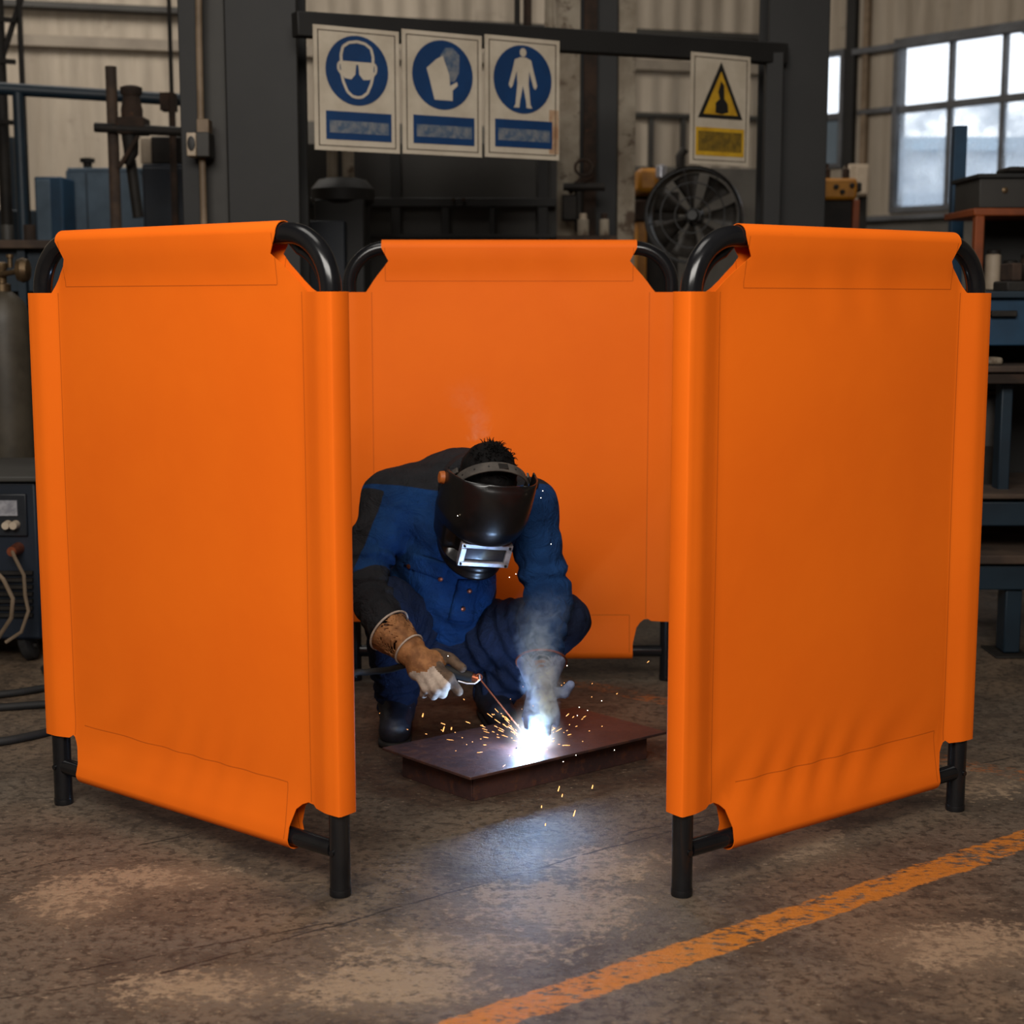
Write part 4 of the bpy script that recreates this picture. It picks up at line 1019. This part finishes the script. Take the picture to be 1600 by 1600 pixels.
def folds(P, t, a, b, n, amp, seed, c0=.5, wid=.35):
    """cloth creases running round a limb, strongest near c0"""
    return amp*np.sin(2*math.pi*n*t+4.0*wob(P, 16, seed))*np.exp(-((t-c0)/wid)**2)
def jacket_f(P):
    d = rc(P, upb, che, .132, .168)[0]
    d = smin(d, rc(P, che+np.array((-.05,0,.0),np.float32), abd+np.array((-.03,0,0),np.float32), .165, .165)[0], .06)
    d = smin(d, rc(P, abd, abd+(pel-abd)*.75, .142, .150)[0], .05)
    d = smin(d, rc(P, upb+np.array((0,.02,.0),np.float32), nck, .11, .082)[0], .05)
    d = smin(d, rc(P, upb, shR, .128, .090)[0], .06); d = smin(d, rc(P, upb, shL, .105, .086)[0], .06)
    d = d + .007*wob(P, 15, 3) + .004*wob(P, 34, 8) + .008*np.sin(55*(P[...,0]*.8+P[...,2]*.6)+2.5*wob(P, 12, 9))*np.exp(-((P[...,2]-.55)/.2)**2)
    for a, m_, b, r, s_ in ((shR, elR, wrR, (.086,.070,.056), 1), (shL, elL, wrL, (.084,.069,.052), 2)):
        u, t = rc(P, a, m_, r[0], r[1]); u = u+folds(P, t, a, m_, 4, .007, 20+s_, .75, .4)+.005*wob(P, 42, 24+s_)
        l_, t2 = rc(P, m_, b, r[1], r[2]); l_ = l_+folds(P, t2, m_, b, 4, .007, 30+s_, .35, .45)+.005*wob(P, 42, 27+s_)
        d = smin(d, smin(u, l_, .025), .035)
    # neck opening and sleeve ends
    d = np.maximum(d, -rc(P, nck, hl(0,.02,-.03), .062, .075)[0])
    for a, b in ((elR, wrR), (elL, wrL)):
        n = (b-a)/np.linalg.norm(b-a); q = (P-b)@n
        d = np.maximum(d, np.where(np.linalg.norm(P-b, axis=-1) < .14, q, -1))
    return d
def SLV(c):                                              # shoulder yoke, with darker outer sleeve and forearm on the glove-holding arm
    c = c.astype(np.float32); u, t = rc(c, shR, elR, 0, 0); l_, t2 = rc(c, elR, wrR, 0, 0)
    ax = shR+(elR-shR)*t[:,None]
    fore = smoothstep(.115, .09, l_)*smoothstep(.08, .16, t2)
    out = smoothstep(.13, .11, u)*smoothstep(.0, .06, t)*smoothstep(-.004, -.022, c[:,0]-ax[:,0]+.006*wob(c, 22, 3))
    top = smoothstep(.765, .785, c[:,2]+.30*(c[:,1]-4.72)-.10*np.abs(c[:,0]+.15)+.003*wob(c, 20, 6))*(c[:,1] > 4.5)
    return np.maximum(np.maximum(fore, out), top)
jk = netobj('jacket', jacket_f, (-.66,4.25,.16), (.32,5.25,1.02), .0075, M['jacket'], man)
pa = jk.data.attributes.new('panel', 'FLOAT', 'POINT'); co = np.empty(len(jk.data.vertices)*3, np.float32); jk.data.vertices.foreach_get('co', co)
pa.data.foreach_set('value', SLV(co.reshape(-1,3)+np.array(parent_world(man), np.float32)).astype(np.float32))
def trouser_f(P):
    d = rc(P, pel, (hipR+hipL)/2, .150, .14)[0]
    for h_, k_, a_, s_ in ((hipR,kR,anR,1),(hipL,kL,anL,2)):
        u, t = rc(P, h_, k_, .118, .086); u = u+folds(P, t, h_, k_, 7, .010, 40+s_, .2, .6)+folds(P, t, h_, k_, 5, .006, 44+s_, 1, .3)
        l_, t2 = rc(P, k_, a_, .082, .066); l_ = l_+folds(P, t2, k_, a_, 7, .009, 50+s_, .9, .5)
        d = smin(d, smin(u, l_, .02), .04)
    return d + .006*wob(P, 18, 7) + .003*wob(P, 40, 17)
netobj('trousers', trouser_f, (-.60,4.3,.02), (.36,5.25,.62), .008, M['trouser'], man)
def collar_f(P):
    a, b = nck+np.array((.005,.02,-.01),np.float32), hl(0,.06,-.06)
    o, t = rc(P, a, b, .122, .106); i, _ = rc(P, a-(b-a)*.6, b+(b-a)*.9, .085, .082)
    n = (b-a)/np.linalg.norm(b-a)
    o = np.maximum(np.maximum(o, -i), np.abs((P-(a+b)/2)@n)-.06)
    return o + .003*wob(P, 24, 5)
netobj('collar', collar_f, (-.36,4.35,.55), (.16,4.95,1.05), .008, M['yoke'], man)

def march(f, px, py, y0=3.9):                            # where the view ray meets a garment, and its normal
    d = np.array(ray(px, py).normalized(), np.float32); o = np.array((0,0,H), np.float32); k = y0
    for _ in range(80):
        k = min(k+.8*float(f((o+d*k)[None])[0]), 4.95)
    p = o+d*k; e = .004
    g = np.array([float(f((p+e*v)[None])[0]-f((p-e*v)[None])[0]) for v in np.eye(3, dtype=np.float32)]); g /= np.linalg.norm(g)
    return Vector([float(x) for x in p]), Vector([float(x) for x in g])
def patch(name, f, quad, nx, nz, lift, mat, par, thick=.003):   # sewn-on piece following the garment
    mb = MB()
    for j in range(nz+1):
        for i in range(nx+1):
            u, v = i/nx, j/nz
            q = [(1-v)*((1-u)*quad[0][k]+u*quad[1][k])+v*((1-u)*quad[3][k]+u*quad[2][k]) for k in (0,1)]
            p, n = march(f, *q); mb.v.append(tuple(p+n*lift))
    mb.f = [(j*(nx+1)+i, j*(nx+1)+i+1, (j+1)*(nx+1)+i+1, (j+1)*(nx+1)+i) for j in range(nz) for i in range(nx)]
    mb.mi = [0]*len(mb.f)
    return mb.build(name, mat, par, solid=thick, smooth=180)
patch('button_placket', jacket_f, [(716,905),(748,905),(738,972),(700,968)], 4, 8, .003, M['denim'], jk)
pf = patch('pocket_flap', jacket_f, [(640,862),(702,880),(694,908),(632,884)], 7, 4, .004, M['denim'], jk)
for px, py in ((733,922),(722,950),(641,884),(688,903)):
    p, n = march(jacket_f, px, py); R_ = n.to_track_quat('Z','Y').to_matrix().to_4x4()
    MB().lathe([(.001,.006),(.007,.006),(.008,.009),(.004,.011),(.001,.011)], (0,0,0), 12, Matrix.Translation(p) @ R_).build('snap_button', M['copper'], jk)

# boots
def boot(name, an, toe, lo, hi):
    an = np.array(an); toe = np.array(toe, np.float32)
    heel = np.array((an[0]-(toe[0]-an[0])*.28, an[1]-(toe[1]-an[1])*.28, .05), np.float32)
    t0 = np.array((toe[0], toe[1], .048), np.float32)
    def f(P):
        d = rc(P, an+np.array((0,0,.07),np.float32), (an[0],an[1],.07), .060, .055)[0]
        d = smin(d, rc(P, heel, t0, .044, .047)[0], .03)
        d = smin(d, rc(P, (an[0],an[1],.09), t0, .05, .035)[0], .03)
        d = d+.002*np.sin(P[...,2]*260)*np.exp(-((P[...,2]-.12)/.05)**2)
        return np.maximum(d, .018-P[...,2])
    o = netobj(name, f, lo, hi, .0065, M['boot'], man)
    def g(P):
        q = P.copy(); q[...,2] = .02
        d = rc(q, (heel[0],heel[1],.02), (t0[0],t0[1],.02), .048, .052)[0]
        return np.maximum(d, np.abs(P[...,2]-.011)-.0105)
    netobj('sole', g, lo, (hi[0],hi[1],.05), .006, M['rubber'], o, smooth_it=1)
    return o
boot('boot', anR, (anR[0]+.005, anR[1]-.17, 0), (-.50,4.44,-.012), (-.24,4.90,.26))
boot('boot', anL, (anL[0]+.03, anL[1]-.15, 0), (-.17,4.68,-.012), (.10,5.10,.26))

# hair
def hair_f(P):
    d = ell(P, hl(0,.022,.034), (.084,.100,.100), HR)
    q = (P-hc)@HR
    d = np.maximum(d, -(q[...,1]*.9+q[...,2]*.62+.030))
    return d+.0035*wob(P, 70, 2)+.002*wob(P, 160, 4)
hr = netobj('hair', hair_f, np.array(HC)-.17, np.array(HC)+.17, .005, M['hair'], man, smooth_it=0)
random.seed(3); mb = MB()
for k in range(240):
    a, b = random.uniform(0, 6.28), random.uniform(.0, .9)
    n = Vector((math.cos(a)*math.sin(b), math.sin(a)*math.sin(b), math.cos(b)))
    p = Vector((n.x*.082, .022+n.y*.097, .034+n.z*.097)); e = (n*.25+Vector((random.uniform(-.5,.5), random.uniform(-.6,.2), random.uniform(-.2,.3)))).normalized()
    mb.tube([HM @ p, HM @ (p+e*.010+n*.004), HM @ (p+e*.018)], [.0016,.0012,.0004], 4)
tf = mb.build('hair_tufts', M['hair'], hr); tf['kind'] = 'stuff'

# welding face shield worn on the head
mb = MB(); NU, NV = 60, 50
def shield_pt(ph, v):
    zt_ = .070+.060*max(0, math.cos(ph)); z = zt_-(zt_+.228)*v           # down the face
    Wd = np.interp(v, [0,.45,.8,1], [.132,.138,.122,.090]); Dp = np.interp(v, [0,.4,.8,1], [.118,.140,.142,.128])
    ce = math.cos(ph); front = max(0., ce)
    ang = abs(math.degrees(ph))
    dome = .030*math.sqrt(max(0, 1-((z-.015)/.105)**2)) if z > -.088 else 0
    inner = float(smoothstep(62, 46, ang))
    lip = float(smoothstep(-.082, -.092, z)); chin = float(smoothstep(-.174, -.188, z))
    off = dome*float(smoothstep(80, 20, ang))*(1-lip)
    off -= .026*inner*lip*(1-chin)
    off += .012*chin*float(smoothstep(100, 30, ang)) + .010*float(smoothstep(.93, 1.0, v))
    x = math.sin(ph)*(Wd+off*.8); y = -(Dp+off)*(ce if ce > 0 else ce*.5) if True else 0
    return Vector((x, y-.004, z))
for j in range(NV+1):
    for i in range(NU+1):
        mb.v.append(tuple(HM @ shield_pt(math.radians(-103+206*i/NU), j/NV)))
mb.f = [(j*(NU+1)+i, j*(NU+1)+i+1, (j+1)*(NU+1)+i+1, (j+1)*(NU+1)+i) for j in range(NV) for i in range(NU)]; mb.mi = [0]*len(mb.f)
sh = mb.build('face_shield', M['helmet'], man, smooth=48, solid=.004)
LM = HM @ Matrix.Translation((0.006,-.136,-.134)) @ Matrix.Rotation(math.radians(-10),4,'X')
mb = MB()
for x0, x1, z0, z1 in ((-.078,.078,.024,.040),(-.078,.078,-.040,-.024),(-.078,-.060,-.024,.024),(.060,.078,-.024,.024)): mb.box(x0,x1,-.012,.010,z0,z1,0,LM)
lf = mb.build('lens_frame', M['silver'], sh, bevel=.002)
MB().box(-.061,.061,-.004,.002,-.025,.025,0,LM).build('lens', M['lens'], sh)
for x in (-.069, .069):
    for z in (-.032, .032): MB().cyl(LM @ Vector((x,-.011,z)), LM @ Vector((x,-.015,z)), .0045, .0035, 10).build('screw', M['iron'], sh)
mb = MB(); n = 40; vs = []
for k in range(n+1):                                     # strap arching over the crown from pivot to pivot
    a = math.radians(-100+200*k/n)
    c = Vector((.106*math.sin(a), -.022-.030*max(0,math.cos(a)), .030+.108*max(-.2,math.cos(a))))
    nrm = Vector((math.sin(a), 0, math.cos(a)))
    for dx, dn in ((-.018,0),(.018,0),(.018,.004),(-.018,.004)): vs.append(HM @ (c+Vector((0,dx,0))+nrm*dn))
mb.add(vs, [(k*4+q, k*4+(q+1)%4, (k+1)*4+(q+1)%4, (k+1)*4+q) for k in range(n) for q in range(4)]+[(0,1,2,3),(n*4+3,n*4+2,n*4+1,n*4)])
mb.build('head_strap', M['strap'], sh, bevel=.001)
mb = MB(); a = math.radians(4); c = HM @ Vector((.106*math.sin(a), -.053, .030+.113)); 
BMx = HM @ Matrix.Translation((.008,-.052,.1405)); mb.box(-.014,.014,-.010,.010,0,.004,0,BMx); mb.build('strap_buckle', M['iron'], sh, bevel=.001)
for k in range(5):
    a = math.radians(-62+k*22); p = Vector((.106*math.sin(a), -.022-.030*math.cos(a), .030+.108*math.cos(a))); nn = Vector((math.sin(a),0,math.cos(a)))
    MB().cyl(HM @ (p+nn*.0035), HM @ (p+nn*.0048), .003, seg=8).build('strap_hole', M['signblack'], sh)
for s_ in (-1, 1):
    p = Vector((s_*.134, .004, .030))
    MB().tube([HM @ p, HM @ (p+Vector((s_*.016,0,0)))], [.020,.017], 14).build('pivot_knob', M['orange_knob'] if s_ < 0 else M['rubber'], sh, bevel=.002)
    MB().beam(HM @ (p+Vector((s_*-.012,-.004,.016))), HM @ (p+Vector((s_*-.028,-.012,.045))), .016, .006, HM.to_3x3() @ Vector((1,0,0))).build('pivot_arm', M['strap'], sh, bevel=.001)

# gloves: five separate fingers, gauntlet cuffs
def finger(P, pts, r0, r1):
    d = None; n = len(pts)-1
    for i in range(n):
        q = rc(P, V3(*pts[i]), V3(*pts[i+1]), r0+(r1-r0)*i/n, r0+(r1-r0)*(i+1)/n)[0]
        d = q if d is None else smin(d, q, .006)
    return d
def cuff(P, a, b, ra, rb):                               # open gauntlet from wrist a to rim b
    o, t = rc(P, a, b, ra, rb); i, _ = rc(P, a, b+(b-a)*.6, ra-.006, rb+(rb-ra)*.6-.005)
    n = (b-a)/np.linalg.norm(b-a); q = (P-a)@n
    return np.maximum(np.maximum(o, -i), np.maximum(q-np.linalg.norm(b-a), -q-.01))
RT = dict(thumb=[(678,1022,4.43),(702,1028,4.40),(722,1044,4.37)], index=[(682,1042,4.37),(702,1060,4.335),(716,1080,4.335)],
          middle=[(676,1050,4.36),(694,1070,4.325),(692,1084,4.35)], ring=[(667,1056,4.36),(681,1076,4.33),(677,1087,4.36)], little=[(656,1058,4.37),(667,1076,4.345),(662,1084,4.375)])
def gR(P):
    d = rc(P, V3(640,1017,4.42), V3(672,1046,4.39), .040, .043)[0]
    d = smin(d, rc(P, V3(655,1045,4.39), V3(678,1035,4.40), .036, .034)[0], .02)
    for k in ('thumb', 'index', 'middle', 'ring', 'little'):
        d = smin(d, finger(P, RT[k], .0185 if k != 'little' else .016, .0145 if k != 'little' else .013), .007)
    d = d+.0018*wob(P, 60, 11)
    c = cuff(P, V3(643,1018,4.42), V3(608,985,4.475), .046, .070)+.0025*wob(P, 34, 12)
    s_, t = rc(P, V3(640,1016,4.42), V3(628,1008,4.435), .050, .052)
    return smin(d, c, .010)
def gRm(c):
    P = c.astype(np.float32)
    fs = {k: finger(P, RT[k], .018, .014) for k in RT}
    palm = np.minimum(rc(P, V3(640,1017,4.42), V3(672,1046,4.39), .046, .050)[0], cuff(P, V3(643,1018,4.42), V3(608,985,4.475), .046, .070))
    out = np.zeros(len(c), int)
    pale = np.minimum(np.minimum(fs['middle'], fs['ring']), fs['little']); dark = np.minimum(fs['index'], fs['thumb'])
    out[(pale < palm+.008) & (pale < dark)] = 1; out[(dark < palm+.004) & (dark <= pale)] = 2
    return out
lo = np.minimum.reduce([V3(*p) for k in RT for p in RT[k]]+[V3(608,985,4.475)])-.10; hi = np.maximum.reduce([V3(*p) for k in RT for p in RT[k]]+[V3(608,985,4.475)])+.10
g1 = netobj('welding_glove', gR, lo, hi, .0042, [M['leather'], M['leather_pale'], M['leather_dark']], man, gRm)
g1['label'] = 'tan gauntlet glove holding the electrode holder'
mb = MB(); a, b = Vector(at(641,1016,4.42)), Vector(at(608,985,4.475)); ax = (b-a).normalized(); q_ = ax.to_track_quat('Z','Y').to_matrix().to_4x4()
MB().torus((0,0,0), .0705, .0032, Matrix.Translation(b) @ q_, 36, 6).build('cuff_piping', M['leather_pale'], g1)
MB().torus((0,0,0), .0505, .003, Matrix.Translation(a+ax*.006) @ q_, 36, 6).build('wrist_strap', M['leather_pale'], g1)
LT = dict(thumb=[(862,1082,4.39),(882,1082,4.36),(891,1070,4.34)], index=[(829,1100,4.35),(824,1120,4.315),(827,1138,4.30)],
          middle=[(840,1104,4.34),(838,1128,4.305),(840,1148,4.30)], ring=[(852,1104,4.345),(853,1126,4.31),(854,1144,4.305)], little=[(863,1098,4.355),(868,1116,4.325),(869,1130,4.32)])
def gL(P):
    d = rc(P, V3(846,1066,4.41), V3(845,1094,4.37), .040, .044)[0]
    for k in LT: d = smin(d, finger(P, LT[k], .0175 if k != 'little' else .015, .014 if k != 'little' else .0125), .007)
    d = d+.0018*wob(P, 60, 21)
    return smin(d, cuff(P, V3(846,1066,4.41), V3(846,1034,4.455), .046, .074)+.003*wob(P, 34, 22), .010)
lo = np.minimum.reduce([V3(*p) for k in LT for p in LT[k]]+[V3(846,1034,4.455)])-.10; hi = np.maximum.reduce([V3(*p) for k in LT for p in LT[k]]+[V3(846,1034,4.455)])+.10
g2 = netobj('welding_glove', gL, lo, hi, .0042, M['leather_blue'], man)
g2['label'] = 'grey gauntlet glove in the smoke above the arc'
a, b = Vector(at(846,1066,4.41)), Vector(at(846,1034,4.455)); ax = (b-a).normalized(); q_ = ax.to_track_quat('Z','Y').to_matrix().to_4x4()
MB().torus((0,0,0), .0745, .0035, Matrix.Translation(b) @ q_, 36, 6).build('cuff_piping', M['copper'], g2)

# electrode holder, rod and cable
eh = thing('electrode_holder', 'electrode holder with thin welding rod held in the tan glove', 'welding torch', at(700,1052,4.385))
MB().tube([at(640,1036,4.40), at(690,1046,4.385), at(738,1058,4.37)], [.014,.016,.015], 16).build('handle', M['rubber'], eh)
MB().tube([at(738,1058,4.37), at(748,1061,4.366)], [.012,.011], 14).build('jaw', M['copper'], eh, bevel=.001)
MB().torus(at(748,1058,4.36), .009, .0022, Matrix.Rotation(math.pi/2,4,'X'), 20, 6).build('jaw_ring', M['copper'], eh)
MB().tube([at(716,1064,4.35), at(730,1068,4.345), at(742,1068,4.345), at(750,1062,4.35), at(749,1054,4.355)], .0024, 8).build('release_lever', M['silver'], eh)
tip = Vector(ARC)+Vector((-.016,.0,.02))
MB().tube([at(749,1060,4.36), (Vector(at(749,1060,4.36))+tip)/2, tip], [.0026,.0026,.002], 8).build('welding_rod', M['copper'], eh)
def spline(P_, n=8):
    P_ = [Vector(p) for p in P_]; Q_ = []
    for i in range(len(P_)-1):
        p0, p1, p2, p3 = P_[max(i-1,0)], P_[i], P_[i+1], P_[min(i+2,len(P_)-1)]
        for u in np.linspace(0, 1, n, endpoint=(i == len(P_)-2)):
            u = float(u); Q_.append(.5*((2*p1)+(p2-p0)*u+(2*p0-5*p1+4*p2-p3)*u*u+(3*p1-p0-3*p2+p3)*u**3))
    return Q_
MB().tube(spline([at(640,1036,4.40), at(610,1046,4.47), at(575,1050,4.50), at(545,1058,4.48), (-.60,4.42,.14), (-.70,4.36,.03), (-.85,4.45,.011), (-1.1,4.75,.011), (-1.5,5.1,.011), (-1.75,5.6,.011)]), .010, 10).build('power_cable', M['rubber'], eh)

# ------------------------------------------------------------------ arc, sparks, smoke
al = bpy.data.lights.new('arc_light', 'POINT'); al.energy = 15; al.color = (.34,.58,1.0); al.shadow_soft_size = .02
ao = bpy.data.objects.new('arc_light', al); C.objects.link(ao); ao.location = ARC+Vector((-.006,-.055,.036))
arc_o = thing('welding_arc', 'blinding white welding arc on the steel plate', 'welding arc', ARC)
rng = np.random.RandomState(1)
mb = MB(); mb.ball(ARC+Vector((0,0,.008)), .013, 16, 10, (1.3,1,1.1)); mb.build('arc_core', M['arc'], arc_o, smooth=180)
t = NT('arc_plasma'); t.t.nodes.remove(t.b)  # glowing volume added to imitate lens bloom round the arc's hot gas
sep = t.n('ShaderNodeVectorMath', operation='LENGTH'); t.l(t.tc.outputs['Object'], sep.inputs[0])
fall = t.math('POWER', t.math('MAXIMUM', t.math('SUBTRACT', 1.0, t.math('DIVIDE', sep.outputs['Value'], .12)), 0.0), 4.0)
em = t.n('ShaderNodeEmission'); em.inputs[0].default_value = (.80,.88,1,1); t.l(t.math('MULTIPLY', fall, 110.0), em.inputs[1]); t.l(em.outputs[0], t.out.inputs['Volume'])
mb = MB(); mb.ball((0,0,0), .12, 20, 12); pz = mb.build('plasma_glow', t.m, arc_o, rel=False, smooth=180); pz.scale = (1.0,.9,1.15); pz.location = (.006,-.012,.018)
sp_ = MB(); st_ = MB()
for k in range(150):
    a = rng.uniform(0, 2*math.pi); el = abs(rng.normal(.25, .35)); L = abs(rng.normal(0, .17))+.025
    if k < 34: a, el, L = rng.normal(2.75, .25), rng.uniform(.12, .75), rng.uniform(.03, .16)
    d = Vector((math.cos(a)*math.cos(el), .8*math.sin(a)*math.cos(el)-.1, math.sin(el))).normalized()
    p = ARC+d*L; p.z = max(p.z-.25*L*L, .089 if True else 0)
    ln = rng.uniform(.002, .006) if k > 60 else rng.uniform(.006, .022); r = rng.uniform(.0005, .0010)
    sp_.tube([p-d*ln/2, p, p+d*ln/2], [r*.4, r, r*.5], 5)
for px, py, dx in ((878,1245,.004),(896,1275,.012),(872,1236,.01),(846,1262,.002),(852,1290,.002),(925,1232,.006),(705,1140,.004),(692,1143,.012),(660,1120,.008)):
    p = gr(px, py, .012); sp_.tube([p, p+Vector((dx*.4,0,dx+.004))], [.0014,.0008], 5)
for k, (px, py) in enumerate([(776,802),(769,776),(848,767),(845,778),(861,850),(715,806),(796,902),(806,897),(886,1040),(905,1105),(918,1110),(940,1095),(902,1118),(700,1025),(900,1180),(960,1172),(880,1190)]):
    Y = (4.36 if py < 830 else 4.25); p = at(px, py, Y); st_.ball(p, .0012, 6, 4)
o_ = tag(sp_.build('sparks', M['spark'], smooth=180), 'orange sparks flying from the welding arc', 'sparks', None, 'stuff')
o_ = tag(st_.build('spatter', M['spatter'], smooth=180), 'white hot spatter drifting before the face shield', 'sparks', None, 'stuff')

def smoke(name, label, base_p, height, radii, bend, dens, anis, col):
    """volume of drifting smoke round a bending axis; radii at the bottom, middle and top"""
    t = NT(name); t.t.nodes.remove(t.b)
    s3 = t.n('ShaderNodeSeparateXYZ'); t.l(t.tc.outputs['Object'], s3.inputs[0]); X, Y, Z = s3.outputs
    z = t.math('DIVIDE', Z, height)
    ox = t.math('ADD', t.math('MULTIPLY', z, bend[0]), t.math('MULTIPLY', t.math('SINE', t.math('MULTIPLY', z, 7.0)), bend[1]))
    nz = t.noise(11, 4, .6, dist=.8); nz2 = t.noise(26, 3, .6, dist=1.2)
    rad = t.math('ADD', radii[0], t.math('MULTIPLY', t.math('POWER', z, .8), radii[1]-radii[0]))
    dx = t.math('ADD', t.math('SUBTRACT', X, ox), t.math('MULTIPLY', t.math('SUBTRACT', nz, .5), .10))
    dy = t.math('ADD', Y, t.math('MULTIPLY', t.math('SUBTRACT', nz2, .5), .06))
    rr = t.math('SQRT', t.math('ADD', t.math('MULTIPLY', dx, dx), t.math('MULTIPLY', dy, dy)))
    core = t.math('MAXIMUM', t.math('SUBTRACT', 1.0, t.math('DIVIDE', rr, rad)), 0.0)
    fade = t.math('MULTIPLY', t.ramp(z, .95, .2), t.ramp(z, -.01, .05))
    d = t.math('MULTIPLY', t.math('MULTIPLY', core, fade), t.math('MULTIPLY', t.ramp(nz2, .36, .66), t.math('MULTIPLY', t.math('ADD', 1.0, t.math('MULTIPLY', t.ramp(z, .45, .0), 2.2)), dens)))
    v = t.n('ShaderNodeVolumeScatter'); v.inputs['Color'].default_value = col; v.inputs['Anisotropy'].default_value = anis
    t.l(d, v.inputs['Density']); t.l(v.outputs[0], t.out.inputs['Volume'])
    mb = MB(); R2 = radii[1]+.05
    mb.lathe([(radii[0]+.045,0),(radii[0]+.05+.4*(R2-radii[0]),height*.4),(R2+.03,height*.75),(R2*.8,height)], (0,0,0), 20)
    o = mb.build(name, t.m, None, smooth=180); o.location = base_p
    return tag(o, label, 'smoke', None, 'stuff')
smoke('weld_smoke', 'blue white smoke rising from the arc past the grey glove', ARC+Vector((.0,-.05,.012)), .50, (.028,.10), (.045,.014), 62, .1, (.50,.68,1,1))  # arc's blue light is put into the smoke's scatter colour
smoke('smoke_wisp', 'faint smoke wisp before the back screen above the head', at(738, 690, 5.0), .24, (.03,.09), (.0,.02), 3.0, .0, (.95,.95,.95,1))
